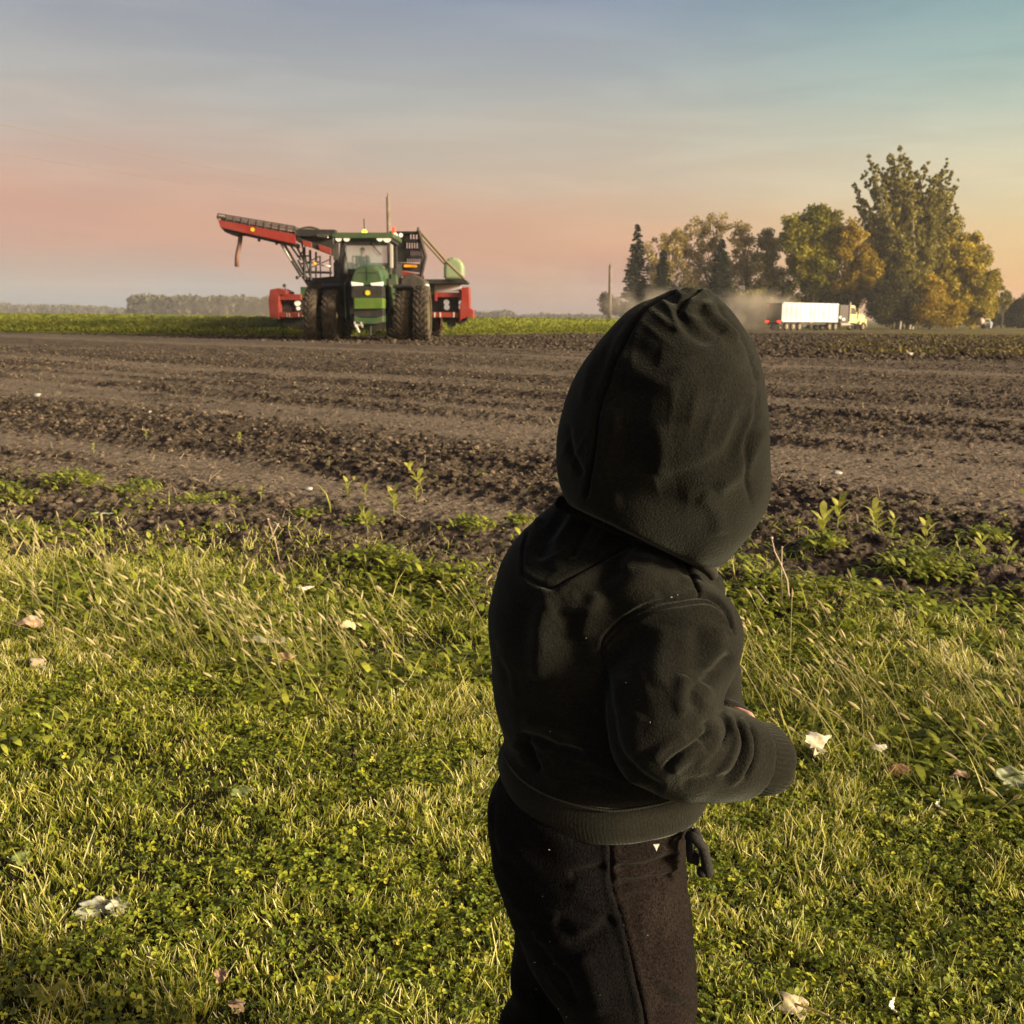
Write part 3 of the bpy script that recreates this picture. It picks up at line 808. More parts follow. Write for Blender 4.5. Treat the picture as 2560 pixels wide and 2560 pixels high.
def spruce(name, label, px, top, half, Y, group, seed=0):
    rg = np.random.default_rng(seed+50)
    b0 = P(px, 800, Y); gz = float(terrain(b0.x, b0.y)); base = Vector((b0.x, b0.y, gz))
    root = empty(name, base); tag(root, label, 'spruce tree', group)
    H = P(px, top, Y).z-gz; Rb = half*Y/FPX
    MB().tube([base, base+Vector((0, 0, H*.97))], [H*.016, .02], 7).build('trunk', bark_m, root, smooth=True)
    Vs = []; ts = []
    n_w = 34
    for i in range(n_w):
        t = i/(n_w-1); z = H*(.06+.94*t**.9); rad = Rb*(1-t)**.85*(.85+.3*rg.random())+.12
        nb = max(5, int(15*(1-t)+5))
        for k_ in range(nb):
            a = rg.random()*6.28; rl = rad*(.7+.45*rg.random()); tt = rg.random()
            nl = max(3, int(rl/.16))
            s = np.linspace(.08, 1, nl)
            cx = np.cos(a)*rl*s; cy = np.sin(a)*rl*s; cz = z-rl*.28*s+rl*.14*s**2
            for j in range(nl):
                for m_ in range(3):
                    w_ = .20*(1.15-s[j]); ln = .34+.22*rg.random()
                    side = rg.normal()*.9
                    d = np.array([np.cos(a+side), np.sin(a+side), -.25+.2*rg.normal()])*ln
                    p0 = np.array([cx[j], cy[j], cz[j]+rg.normal()*.07]); nn_ = np.array([-np.sin(a+side), np.cos(a+side), rg.normal()*.5])*.17
                    Vs.append([p0-d*.3, p0+d*.3-nn_, p0+d, p0+d*.3+nn_]); ts.append(.55*tt+.45*rg.random())
    V = np.array(Vs).reshape(-1, 3)+np.array(base); N = len(Vs)
    mesh_np('crown', V, (np.arange(N)*4)[:, None]+np.arange(4)[None], lm_spruce, root, attrs={'tint': np.repeat(np.array(ts), 4)})
    return root
TG = 'trees in the grove behind the truck'
YT = 172
spruce('spruce_tree', 'tall dark spruce at the left end of the grove', 1587, 563, 40, YT-6, TG, 1)
spruce('spruce_tree', 'short dark spruce between the tall spruce and the pale airy trees', 1653, 628, 28, YT-8, TG, 2)
spruce('spruce_tree', 'broad green spruce rising just above the top of the child\'s hood', 1797, 600, 44, YT-9, TG, 3)
tree('leafy_tree', 'small lone round tree behind the thin utility pole left of the grove', 1523, 722, 800, 195, [(1523, 760, 24, 34, 0)], lm_dark, TG, seed=1, dens=1.6, leaf=.22)
tree('leafy_tree', 'airy olive tree just right of the tall dark spruce', 1668, 572, 800, YT+6, [(1650, 640, 38, 50, 0), (1692, 610, 34, 42, 0), (1680, 700, 60, 70, 0)], lm_grey, TG, air=.6, seed=2, dens=.75, clump=.75)
tree('leafy_tree', 'tallest of the airy olive trees in the left part of the grove', 1783, 538, 800, YT+8, [(1730, 600, 34, 50, 0), (1785, 580, 36, 44, 0), (1775, 680, 62, 80, 0)], lm_grey, TG, air=.6, seed=3, dens=.75, clump=.75)
tree('leafy_tree', 'airy olive tree standing between two taller crowns above the dust', 1862, 558, 800, YT+5, [(1845, 595, 32, 36, 0), (1868, 640, 32, 50, 0), (1850, 720, 50, 60, 0)], lm_grey, TG, air=.6, seed=4, dens=.8, clump=.75)
tree('leafy_tree', 'narrow olive tree behind the dust cloud left of the truck', 1921, 574, 800, YT+2, [(1920, 625, 26, 48, 0), (1915, 715, 40, 66, 0)], lm_olive, TG, seed=5, dens=1.0)
tree('leafy_tree', 'wide yellow green tree rising right behind the white trailer', 2020, 516, 800, YT, [(1985, 590, 44, 50, 0), (2050, 560, 46, 42, 0), (2030, 660, 66, 70, 0), (2085, 600, 34, 50, 0), (2060, 740, 44, 44, 2)], lm_green, TG, seed=6, dens=1.15, leaf=.3, clump=1.0)
tree('leafy_tree', 'small dark round tree with sky gaps behind the trailer\'s rear end', 1957, 660, 800, YT-10, [(1957, 710, 32, 46, 0)], lm_dark, TG, seed=7, dens=.75, leaf=.2, clump=.55)
tree('leafy_tree', 'yellow leafed tree behind the truck\'s cab', 2140, 548, 800, YT-2, [(2130, 610, 40, 46, 0), (2160, 690, 44, 60, 0), (2120, 730, 34, 50, 0)], lm_gold, TG, seed=8, dens=1.1, leaf=.28)
tree('poplar_tree', 'huge many stemmed poplar with feathery upright tops, the tallest tree', 2262, 374, 800, YT, [(2240, 640, 76, 100, 0), (2330, 600, 66, 90, 2), (2200, 590, 46, 70, 0), (2290, 560, 70, 60, 1), (2380, 590, 34, 50, 2), (2255, 500, 60, 50, 1), (2330, 520, 44, 40, 1)], lm_olive, TG, seed=9, dens=.62, bark=pale_bark,
     leaders=[(2138, 471, -.5), (2175, 403, -.6), (2200, 425, -.2), (2223, 397, 0), (2251, 374, 0), (2274, 408, .2), (2314, 420, .4), (2340, 445, .4), (2365, 417, .6), (2390, 462, .8), (2152, 500, -.4), (2300, 470, .2), (2160, 440, -.4), (2188, 458, -.3), (2212, 440, -.2), (2238, 422, -.1), (2264, 402, 0), (2291, 432, .1), (2327, 452, .3), (2352, 452, .4), (2380, 488, .6), (2143, 520, -.6), (2394, 524, .8), (2230, 400, 0), (2375, 440, .6)])
tree('leafy_tree', 'golden tree sloping down at the right end of the grove', 2430, 596, 800, YT+1, [(2400, 630, 44, 50, 0), (2440, 680, 50, 60, 0), (2370, 700, 60, 80, 0), (2455, 740, 40, 62, 0), (2420, 770, 66, 40, 0), (2435, 625, 18, 34, 0)], lm_go, TG, seed=10, dens=1.2, leaf=.27)
tree('bush', 'big dark bush under the huge poplar beside the truck\'s nose', 2232, 690, 800, YT-7, [(2210, 760, 42, 48, 0), (2262, 758, 40, 54, 0), (2235, 720, 36, 34, 0)], lm_dark, TG, seed=11, dens=1.6, leaf=.24, cat='bush')
tree('bush', 'golden brown bush at the foot of the huge poplar', 2325, 700, 800, YT-8, [(2320, 770, 40, 44, 0), (2330, 720, 22, 30, 0), (2370, 780, 40, 34, 0)], lm_gold, TG, seed=12, dens=1.4, leaf=.24, cat='bush')
tree('leafy_tree', 'spindly thin tree just past the right end of the grove', 2505, 708, 800, 205, [(2497, 740, 14, 30, 0), (2518, 745, 12, 28, 0)], lm_olive, TG, seed=13, dens=1.6, leaf=.2, clump=.5)
tree('leafy_tree', 'yellow green bushy tree under the trailer end, behind its wheels', 1880, 735, 800, YT-4, [(1870, 770, 50, 36, 0), (1915, 765, 40, 40, 0)], lm_olive, TG, seed=14, dens=1.2, leaf=.24)
tree('leafy_tree', 'low dark tree at the foot of the tall spruce, half lost in dust', 1640, 715, 800, YT-3, [(1630, 760, 44, 40, 0), (1700, 760, 50, 44, 0)], lm_dark, TG, seed=15, dens=1.3, leaf=.24)
tree('leafy_tree', 'low dark tree directly behind the child\'s hood top', 1790, 705, 800, YT-3, [(1760, 765, 44, 42, 0), (1815, 760, 46, 50, 0)], lm_dark, TG, seed=16, dens=1.3, leaf=.24)
tree('leafy_tree', 'low dark green tree filling the gap behind the white trailer', 2040, 720, 800, YT-3, [(2010, 775, 46, 34, 0), (2090, 770, 46, 42, 0)], lm_dark, TG, seed=17, dens=1.2, leaf=.24)
TD = 'dark trees beyond the parked machine'
tree('leafy_tree', 'dark green tree right beside the small parked machine', 2475, 752, 800, 215, [(2478, 785, 26, 30, 0)], lm_dark, TD, seed=18, dens=3, leaf=.24)
tree('leafy_tree', 'dark green tree between two others beyond the parked machine', 2520, 740, 800, 216, [(2520, 780, 26, 36, 0)], lm_dark, TD, seed=19, dens=3, leaf=.24)
tree('leafy_tree', 'dark green tree cut off by the right edge of the picture', 2556, 728, 800, 214, [(2560, 778, 26, 38, 0)], lm_dark, TD, seed=20, dens=3, leaf=.24)
rng = np.random.default_rng(77)

# far-off woods on the horizon
lm_dist = leafmat('leaf_distant', (.085, .08, .05), (.13, .12, .075), (.18, .16, .10))  # greyed low-contrast leaf colours paint distance haze into the foliage
def far_wood(name, label, x0, x1, Yw, tops, leaf=1.0, lm=None):
    cents = []; rads = []
    for px in np.arange(x0, x1, 2.2):
        ty = np.interp(px, [t[0] for t in tops], [t[1] for t in tops])+rng.normal()*1.2-4*(rng.random() < .06)
        for k_ in range(7):
            Yk = Yw+rng.random()*35; zt = P(px, ty, Yw).z; z0 = float(terrain(0, Yw))
            zc = z0+(zt-z0)*rng.random()**.7
            cents.append((P(px, 800, Yk).x+rng.normal(), Yk, zc-.6)); rads.append(1.6+1.4*rng.random())
    cents = np.array(cents); rads = np.array(rads)
    V, F, idx = leaf_cloud(cents, rads, np.full(len(cents), 16), leaf)
    ct = rng.random(len(cents))
    o = mesh_np(name, V, F, lm or lm_dist, attrs={'tint': np.repeat(.5*ct[idx]+.5*rng.random(len(idx)), 4)}, kind='stuff')
    tag(o, label, 'far woods')
far_wood('distant_wood', 'long hazy block of woodland on the horizon left of the red machine', 328, 690, 680, [(326, 746), (345, 741), (420, 743), (500, 745), (560, 744), (640, 748), (690, 746)], leaf=1.5)
far_wood('distant_wood', 'thin low line of trees on the horizon at the far left', 0, 326, 1050, [(0, 761), (20, 762), (30, 768), (180, 766), (260, 772), (326, 776)], leaf=2.2)
far_wood('distant_wood', 'low hazy trees on the horizon between the red machine and the child', 1170, 1520, 900, [(1170, 784), (1215, 788), (1240, 782), (1275, 782), (1290, 796), (1360, 792), (1420, 792), (1520, 795)], leaf=2.0)

# utility poles and wires
pole_m = mat('weathered_pole', (.16, .12, .09), rough=.9, col2=(.24, .19, .15), scale=2)
def pole(label, px, top, Y, r0, lean=0):
    b0 = P(px, 790, Y); gz = float(terrain(0, Y)); base = Vector((b0.x, Y, gz)); t = P(px+lean, top, Y)
    root = empty('utility_pole', base); tag(root, label, 'pole')
    MB().tube([base-Vector((0, 0, .3)), t], [r0, r0*.75], 10).build('post', pole_m, root, smooth=True)
    mb = MB(); mb.tube([t-Vector((0, 0, .25)), t+Vector((0, 0, .25))], .06, 6)
    mb.build('insulator', pole_m, root, smooth=True)
    return t
pt = pole('tall wooden utility pole rising behind the tractor\'s cab', 977, 492, 80, .19, -7)
pole('thin grey utility pole left of the grove', 1525, 662, 150, .30, 1)
wire_m = mat('wire', (.22, .18, .17), rough=.6)
def wire(label, a, b_, sag, r=.012):
    pts = []
    for i in range(41):
        t = i/40; p = a.lerp(b_, t); p.z -= sag*4*t*(1-t); pts.append(p)
    o = MB().tube(pts, r, 5).build('overhead_wire', wire_m, loc=pts[0], smooth=True)
    tag(o, label, 'wire', 'overhead wires')
wire('upper overhead wire running down to the pole behind the tractor', P(-500, 196, 36), pt, .35)
wire('lower overhead wire running down to the pole behind the tractor', P(-500, 290, 36), pt-Vector((0, 0, .9)), .30)
# ------------------------------------------------------------------ machines
green_m = mat('green_paint', (.024, .078, .022), rough=.5, col2=(.085, .105, .05), scale=2.2, coat=.2)
green_l = mat('green_paint_dusty', (.075, .15, .017), rough=.5, col2=(.12, .18, .03), scale=4)
black_m = mat('black_steel', (.014, .013, .012), rough=.6, col2=(.035, .031, .027), scale=5)
dustb_m = mat('dusty_black', (.035, .030, .024), rough=.85, col2=(.07, .058, .044), scale=4)
tyre_m = mat('muddy_tyre', (.028, .022, .015), rough=.95, col2=(.10, .072, .046), scale=5, bump=.01, bscale=30)
red_m = mat('red_paint', (.28, .014, .009), rough=.5, col2=(.27, .055, .035), scale=1.8, coat=.2)
redd_m = mat('dusty_red', (.20, .025, .016), rough=.6, col2=(.30, .045, .028), scale=3)
rim_m = mat('dark_rim', (.10, .075, .03), rough=.9)  # front rims in one even dark brown
yellow_m = mat('yellow_paint', (.70, .58, .02), rough=.5)
steel_m = mat('bright_steel', (.60, .56, .50), rough=.4, metal=.3)
lamp_m = mat('lamp_lens', (.8, .76, .66), rough=.15, emit=(1, .93, .8), estr=.12)
glass_m = mat('cab_glass', (.30, .42, .40), rough=.02, alpha=.30, spec=.6)
orange_m = mat('orange_reflector', (.9, .32, .02), rough=.3, emit=(1, .4, .02), estr=.3)
beacon_m = mat('amber_beacon', (.9, .7, .02), rough=.2, emit=(1, .80, .05), estr=1.6)
redlamp_m = mat('red_lamp', (.9, .03, .02), rough=.2, emit=(1, .05, .02), estr=1.1)
skin_m = mat('skin', (.46, .24, .17), rough=.55)
tank_m = mat('pale_poly_tank', (.36, .44, .26), rough=.35, trans=.3)

class PX:
    """rectangles measured on the photograph, built at real size at distance Y"""
    def __init__(s, root, Y): s.root = root; s.Y = Y
    def box(s, mb, x0, y0, x1, y1, d0=0.0, d1=.2):
        c = P((x0+x1)/2, (y0+y1)/2, s.Y+d0); k = (s.Y+d0)/FPX*1.02
        hx, hz = (x1-x0)/2*k, (y1-y0)/2*k
        return mb.box((c.x-hx, c.y, c.z-hz), (c.x+hx, c.y+(d1-d0), c.z+hz))
    def poly(s, mb, pts, d0=0.0, d1=.2):
        q = [P(x, y, s.Y+d0) for x, y in pts]
        return mb.prism([(p.x, p.z) for p in q], s.Y+d0, s.Y+d1)
    def pt(s, x, y, d=0.0): return P(x, y, s.Y+d)
    def part(s, name, m, fn, parent=None, bevel=.012, **kw):
        mb = MB(); fn(mb); return mb.build(name, m, parent or s.root, bevel=bevel, **kw)

def tyre(mb, c, Rr, w, lugs=24, seg=48):
    prof = [(-w*.5, Rr*.62), (-w*.54, Rr*.80), (-w*.47, Rr*.93), (-w*.3, Rr*.965), (0, Rr*.972), (w*.3, Rr*.965), (w*.47, Rr*.93), (w*.54, Rr*.80), (w*.5, Rr*.62)]
    mb.lathe_x(prof, c, seg)
    for k in range(lugs):
        for side in (-1, 1):
            a0 = 2*math.pi*(k+(.5 if side > 0 else 0))/lugs
            st = []
            for t, dt in ((0.02, 0), (.28, .16), (.50, .30)):
                for da in (-.045, .045):
                    for rr in (Rr*.95, Rr*(1.0 if t < .45 else .975)):
                        a = a0+dt*1.1*1+da
                        st.append((c.x+side*w*t*1.04, c.y+rr*math.sin(a), c.z+rr*math.cos(a)))
            fs = []
            for i in range(2):
                o_ = i*4; p_ = o_+4
                fs += [(o_, p_, p_+1, o_+1), (o_+2, o_+3, p_+3, p_+2), (o_+1, p_+1, p_+3, o_+3), (o_, o_+2, p_+2, p_)]
            fs += [(0, 1, 3, 2), (8, 10, 11, 9)]
            mb.add(st, fs)
def wheel(root, c, Rr, w, rim, lugs=24, name='wheel'):
    o = MB(); tyre(o, c, Rr, w, lugs); wo_ = o.build(name, tyre_m, root)
    r_ = MB(); r_.lathe_x([(-w*.42, .02), (-w*.30, Rr*.15), (-w*.22, Rr*.5), (-w*.45, Rr*.60), (-w*.45, Rr*.64), (w*.45, Rr*.64), (w*.45, Rr*.60), (w*.22, Rr*.5), (w*.30, Rr*.15), (w*.42, .02)], c, 32)
    q = r_.build('rim', rim, wo_, smooth=False)
    return wo_

# ---- tractor
YTR = 33.4
b = PG(922, 851); b = Vector((b.x, YTR, 0))
tr_ = empty('tractor', b); tag(tr_, 'big green tractor with dual front tyres driving towards the camera', 'tractor')
T = PX(tr_, YTR)
kx = YTR/FPX
for (px, top, bot, ww, dy) in ((784, 712, 845, 36, 1.0), (831, 716, 847, 38, 1.0), (1010, 722, 851, 40, 1.0), (1057, 712, 853, 40, .9)):
    Rr = (bot-top)/2*kx*1.01; c = P(px, (top+bot)/2, YTR+dy)
    wheel(tr_, Vector((c.x, c.y, Rr-.03)), Rr, ww*kx*.86, rim_m)
for px in (800, 1048):      # rear tyres, higher
    c = P(px, 770, YTR+4.0); wheel(tr_, Vector((c.x, c.y, 1.03)), 1.06, .58, yellow_m, 24)
for px in (852, 992):
    c = P(px, 770, YTR+4.0); wheel(tr_, Vector((c.x, c.y, 1.03)), 1.06, .58, yellow_m, 24)
T.part('chassis', black_m, lambda m: (T.box(m, 866, 700, 972, 815, .9, 4.6), T.box(m, 790, 770, 1050, 790, 1.2, 1.5), T.box(m, 880, 785, 962, 822, .3, .9)))
# bonnet
def bonnet(m):
    q = [(877, 712), (879, 690), (885, 674), (898, 665), (917, 662), (936, 665), (949, 674), (955, 690), (957, 712)]
    secs = []
    for dy, up, sc_ in ((0, 4, .97), (.25, 0, 1.0), (1.2, -6, 1.02), (2.6, -8, 1.02)):
        secs.append([(P(917+(x-917)*sc_, y+up if y < 700 else y, YTR)) for x, y in q])
        for p in secs[-1]: p.y = YTR+dy
    n_ = len(q); vs = [p for s_ in secs for p in s_]
    fs = [tuple(range(n_))]+[(i*n_+k, (i+1)*n_+k, (i+1)*n_+k+1, i*n_+k+1) for i in range(3) for k in range(n_-1)]
    m.add(vs, fs)
bo = T.part('bonnet', green_m, bonnet, smooth=False, bevel=.03)
T.part('air_scoop', black_m, lambda m: (T.box(m, 894, 681, 940, 683, -.012, .1), T.box(m, 916, 668, 918, 700, -.010, .1)), bevel=0)
T.part('grille', black_m, lambda m: T.poly(m, [(880, 714), (955, 714), (957, 742), (953, 748), (883, 748), (878, 742)], .02, .8))
T.part('grille_louvre', dustb_m, lambda m: [T.box(m, 884, y, 952, y+1.5, 0, .02) for y in (719, 724, 737, 742)], bevel=0)
for xs in ((877, 908), (925, 957)):
    a_, c_2 = xs
    T.part('headlight', lamp_m, lambda m: T.poly(m, [(a_, 704), (c_2, 704 if a_ > 900 else 708), (c_2-1, 714), (a_+2, 715)] if a_ < 900 else [(a_, 708), (c_2, 704), (c_2-1, 715), (a_+3, 714)], -.03, .2))
# deer-free round badge: plain yellow disc on the grille
mb = MB(); c = P(919, 732, YTR-.02); mb.tube([c, c+Vector((0, .05, 0))], 6*kx, 20); mb.build('badge', yellow_m, tr_)
T.part('front_weight', green_l, lambda m: (T.poly(m, [(884, 745), (958, 745), (958, 772), (884, 773)], -.55, .1),), bevel=.03)
T.part('weight_bracket', black_m, lambda m: T.box(m, 886, 773, 956, 792, -.45, .2))
T.part('lower_weight', green_m, lambda m: T.poly(m, [(884, 790), (900, 794), (940, 794), (958, 789), (958, 806), (940, 811), (900, 810), (884, 804)], -.5, .2), bevel=.03)
def hitch(m):
    for (x, y) in ((887, 808), (889, 815), (903, 809), (906, 815)):
        c = P(x, y, YTR-.6); m.lathe_x([(-.02, .03), (.02, .03), (.02, .055), (-.02, .055), (-.02, .03)], c, 14)
    a_ = P(890, 814, YTR-.6); m.tube([a_, P(898, 832, YTR-.62)], [.045, .035], 8); m.tube([P(888, 812, YTR-.6), P(905, 813, YTR-.6)], .035, 8)
T.part('hitch_link', steel_m, hitch, bevel=0)
T.part('drawbar_pin', black_m, lambda m: m.tube([P(926, 808, YTR-.3), P(926, 838, YTR-.3)], .04, 8), bevel=0)
# cab
T.part('cab_roof', green_m, lambda m: (T.poly(m, [(829, 585), (840, 581), (980, 581), (984, 584), (984, 594), (978, 596), (845, 596), (829, 594)], 1.6, 4.2),), bevel=.05)
T.part('roof_visor', black_m, lambda m: T.box(m, 845, 595, 976, 603, 1.75, 3.9))
for x in (846, 866, 949, 967):
    mb = MB(); c = P(x, 596, YTR+1.62); mb.tube([c, c+Vector((0, .12, 0))], .10 if x != 967 else .13, 14); mb.build('work_lamp', lamp_m, tr_)
T.part('cab_pillar', black_m, lambda m: (T.poly(m, [(851, 600), (858, 600), (860, 672), (853, 700), (848, 700), (846, 660)], 1.9, 2.1),), bevel=.02)
T.part('cab_pillar', dustb_m, lambda m: (T.poly(m, [(966, 600), (974, 600), (980, 660), (976, 705), (970, 705), (971, 660)], 1.9, 2.1),), bevel=.02)
T.part('cab_pillar', black_m, lambda m: T.box(m, 836, 600, 845, 700, 3.6, 3.8))
T.part('cab_pillar', black_m, lambda m: T.box(m, 984, 600, 992, 700, 3.6, 3.8))
T.part('cab_body', black_m, lambda m: (T.box(m, 838, 660, 1000, 745, 3.85, 4.1), T.poly(m, [(842, 672), (990, 672), (994, 760), (838, 760)], 2.3, 2.5), T.box(m, 838, 660, 856, 760, 2.5, 3.8), T.box(m, 972, 660, 992, 760, 2.5, 3.8)))
T.part('windshield', glass_m, lambda m: T.poly(m, [(858, 603), (966, 603), (971, 672), (860, 672)], 1.98, 2.0), bevel=0)
T.part('wiper', black_m, lambda m: m.tube([P(925, 606, YTR+1.95), P(953, 637, YTR+1.95)], .018, 6), bevel=0)
T.part('seat', dustb_m, lambda m: (T.box(m, 888, 640, 922, 676, 3.1, 3.3), T.box(m, 884, 668, 926, 682, 2.6, 3.2)), bevel=.05)
T.part('steering_wheel', black_m, lambda m: (m.tube([P(912+12*math.cos(a), 664+5*math.sin(a), YTR+2.35) for a in np.linspace(0, 6.28, 20)], .02, 6, False), m.tube([P(912, 664, YTR+2.35), P(914, 690, YTR+2.25)], .03, 6)), bevel=0)
T.part('beacon', beacon_m, lambda m: (m.ell(P(911, 580, YTR+2.2), (.085, .085, .085)),), smooth=True, bevel=0)
T.part('beacon_base', black_m, lambda m: T.box(m, 904, 582, 918, 586, 2.1, 2.3))
T.part('warning_lamp', redlamp_m, lambda m: m.tube([P(985, 581, YTR+2.6), P(984, 568, YTR+2.6)], [.07, .05], 10), bevel=0)
T.part('antenna', dustb_m, lambda m: m.tube([P(911, 578, YTR+2.6), P(910, 547, YTR+2.6)], .02, 6), bevel=0)
# mirrors, steps, exhaust, fenders
T.part('mirror', dustb_m, lambda m: (T.box(m, 833, 612, 843, 648, 1.5, 1.6), m.tube([P(850, 606, YTR+1.9), P(838, 610, YTR+1.55)], .02, 6)), bevel=.02)
T.part('mirror', steel_m, lambda m: (T.box(m, 975, 614, 982, 668, 1.5, 1.6), m.tube([P(970, 606, YTR+1.9), P(979, 612, YTR+1.55)], .02, 6)), bevel=.02)
T.part('exhaust_pipe', black_m, lambda m: (m.tube([P(862, 640, YTR+1.75), P(861, 700, YTR+1.75)], [.07, .14], 10), m.tube([P(862, 612, YTR+1.75), P(862, 642, YTR+1.75)], .05, 10)), smooth=True, bevel=0)
T.part('side_panel', green_m, lambda m: (T.box(m, 861, 708, 876, 795, .9, 2.4)), bevel=.03)
T.part('side_panel', green_m, lambda m: T.box(m, 958, 712, 974, 800, .9, 2.4), bevel=.03)
T.part('rear_panel', green_m, lambda m: T.poly(m, [(976, 684), (992, 688), (994, 716), (980, 722), (974, 716)], 1.7, 2.0), bevel=.03)
T.part('fuel_tank', black_m, lambda m: (T.poly(m, [(840, 690), (866, 680), (874, 700), (874, 800), (856, 812), (852, 740)], 1.9, 3.3),), bevel=.04)
T.part('amber_mirror_lamp', orange_m, lambda m: m.ell(P(955, 672, YTR+1.7), (.10, .06, .08)), smooth=True, bevel=0)
def fender(m, x0, x1, y):
    c0 = P((x0+x1)/2, y, YTR+1.0); w_ = (x1-x0)/2*kx; Rf = .94; cz = .88
    pr = []
    for a in np.linspace(R(66), R(150), 12): pr.append((c0.y-Rf*math.cos(a), cz+Rf*math.sin(a)))
    vs = [(c0.x+s_*w_, py_, pz_+o_) for o_ in (0, .04) for s_ in (-1, 1) for (py_, pz_) in pr]; k_ = len(pr)
    fs = []
    for i in range(k_-1):
        fs += [(i, i+1, k_+i+1, k_+i), (2*k_+i, 3*k_+i, 3*k_+i+1, 2*k_+i+1), (i, 2*k_+i, 2*k_+i+1, i+1), (k_+i, k_+i+1, 3*k_+i+1, 3*k_+i)]
    m.add(vs, fs)
T.part('fender', black_m, lambda m: fender(m, 806, 853, 718), bevel=0)
T.part('fender', black_m, lambda m: fender(m, 986, 1030, 722), bevel=0)
T.part('rear_fender', dustb_m, lambda m: (T.poly(m, [(776, 706), (790, 694), (838, 690), (844, 704), (844, 725), (776, 722)], 3.0, 4.8),), bevel=.06)
T.part('rear_fender', dustb_m, lambda m: (T.poly(m, [(1000, 700), (1012, 688), (1034, 684), (1062, 700), (1066, 722), (1000, 725)], 3.0, 4.8),), bevel=.06)
mb = MB(); c = P(1067, 719, YTR+2.9); mb.ell(c, (.10, .05, .13)); mb.build('marker_lamp', lamp_m, tr_, smooth=True)
mb = MB(); c = P(973, 718, YTR+1.6); mb.tube([c, c+Vector((0, .06, 0))], .05, 10); mb.build('marker_lamp', lamp_m, tr_)
for yy_ in (732, 748, 764): T.part('step', dustb_m, lambda m: T.box(m, 962, yy_, 990, yy_+2, 1.8, 2.3))

# ---- root harvester towed behind
YH = 40.0
hb = P(900, 790, YH); hv = empty('root_harvester', Vector((hb.x, YH, 0)))
tag(hv, 'red and black root harvester with a long raised conveyor boom behind the tractor', 'harvester')
H = PX(hv, YH)
H.part('boom_beam', red_m, lambda m: (H.poly(m, [(545, 549), (737, 585), (740, 611), (551, 569)], 0, .12), H.poly(m, [(545, 549), (737, 585), (740, 611), (551, 569)], .95, 1.07)), bevel=.01)
mb = MB(); c = P(626+5, 574, YH-.02); mb.tube([c, c+Vector((0, .03, 0))], .075, 16); mb.build('boom_badge', yellow_m, hv)
def rail(m):
    a0, a1 = P(545, 534, YH), P(738, 566, YH); b0_, b1 = P(545, 541, YH), P(738, 573, YH)
    for (u, v) in ((a0, a1), (b0_, b1)):
        for dy in (0, 1.05):
            m.tube([u+Vector((0, dy, 0)), v+Vector((0, dy, 0))], .02, 6)
    for t in np.linspace(0, 1, 11):
        for dy in (0, 1.05):
            p = a0.lerp(a1, t)+Vector((0, dy, 0)); m.tube([p, P(545+193*t, 549+36*t, YH)+Vector((0, dy, 0))], .03, 6)
    for t in np.linspace(0, .1, 4): m.ell(b0_.lerp(b1, t)+Vector((0, 0, -.02)), (.06, .06, .06), 8, 6)
H.part('boom_rail', dustb_m, rail, bevel=0)
H.part('conveyor_belt', dustb_m, lambda m: H.poly(m, [(552, 546), (738, 580), (738, 585), (552, 551)], .15, .93), bevel=0)
H.part('boom_chute', black_m, lambda m: (H.poly(m, [(551, 568), (739, 607), (739, 618), (600, 586), (580, 588), (562, 580)], .1, .95), *[H.box(m, x, y, x+4, y+9, .2, .4) for x, y in ((644, 594), (688, 602))]), bevel=.01)
H.part('hanging_tube', mat('rubber_tube', (.22, .12, .09), rough=.7), lambda m: m.tube([P(602, 585, YH+.5), P(599, 610, YH+.5), P(593, 640, YH+.5), P(592, 667, YH+.5)], .085, 12), smooth=True, bevel=0)
def struts(m, dy=.4, s_=1.0):
    for (x0, y0, x1, y1, r_) in ((701, 606, 752, 690, .05), (708, 606, 758, 688, .04), (722, 608, 752, 650, .035), (735, 604, 764, 660, .04), (760, 620, 762, 700, .06), (775, 625, 777, 700, .05), (790, 630, 790, 702, .04), (742, 640, 775, 640, .03), (748, 660, 800, 655, .03), (752, 600, 775, 690, .035), (765, 612, 748, 645, .03), (800, 640, 760, 660, .02), (760, 680, 830, 682, .05), (800, 640, 802, 700, .03), (780, 668, 826, 648, .02), (826, 640, 826, 700, .04), (770, 700, 745, 650, .04)):
        m.tube([P(x0, y0, YH+dy), P(x1, y1, YH+dy)], r_*s_, 7)
H.part('boom_frame', black_m, struts, bevel=0)
H.part('boom_frame', black_m, lambda m: struts(m, 1.7, .8), bevel=0)
for q_ in (((703, 608), (728, 652)), ((800, 662), (826, 666))):
    H.part('boom_cylinder', steel_m, lambda m: m.tube([P(*q_[0], YH+.2), P(*q_[1], YH+.2)], .03, 8), smooth=True, bevel=0)
H.part('marker_light', orange_m, lambda m: m.ell(P(786, 659, YH+.1), (.07, .05, .06)), smooth=True, bevel=0)
def head(m):
    H.poly(m, [(737, 571), (746, 580), (830, 584), (836, 640), (800, 628), (760, 606), (738, 600)], .5, .7)
    H.box(m, 740, 574, 835, 590, 0, .5); H.poly(m, [(742, 590), (752, 596), (832, 622), (832, 640), (760, 612), (742, 604)], .05, .4)
H.part('conveyor_head', black_m, head)
H.part('red_guard', redd_m, lambda m: H.poly(m, [(754, 600), (778, 605), (779, 620), (758, 613)], -.03, .05))
H.part('red_guard', redd_m, lambda m: H.poly(m, [(796, 611), (826, 620), (828, 637), (798, 626)], -.03, .05))
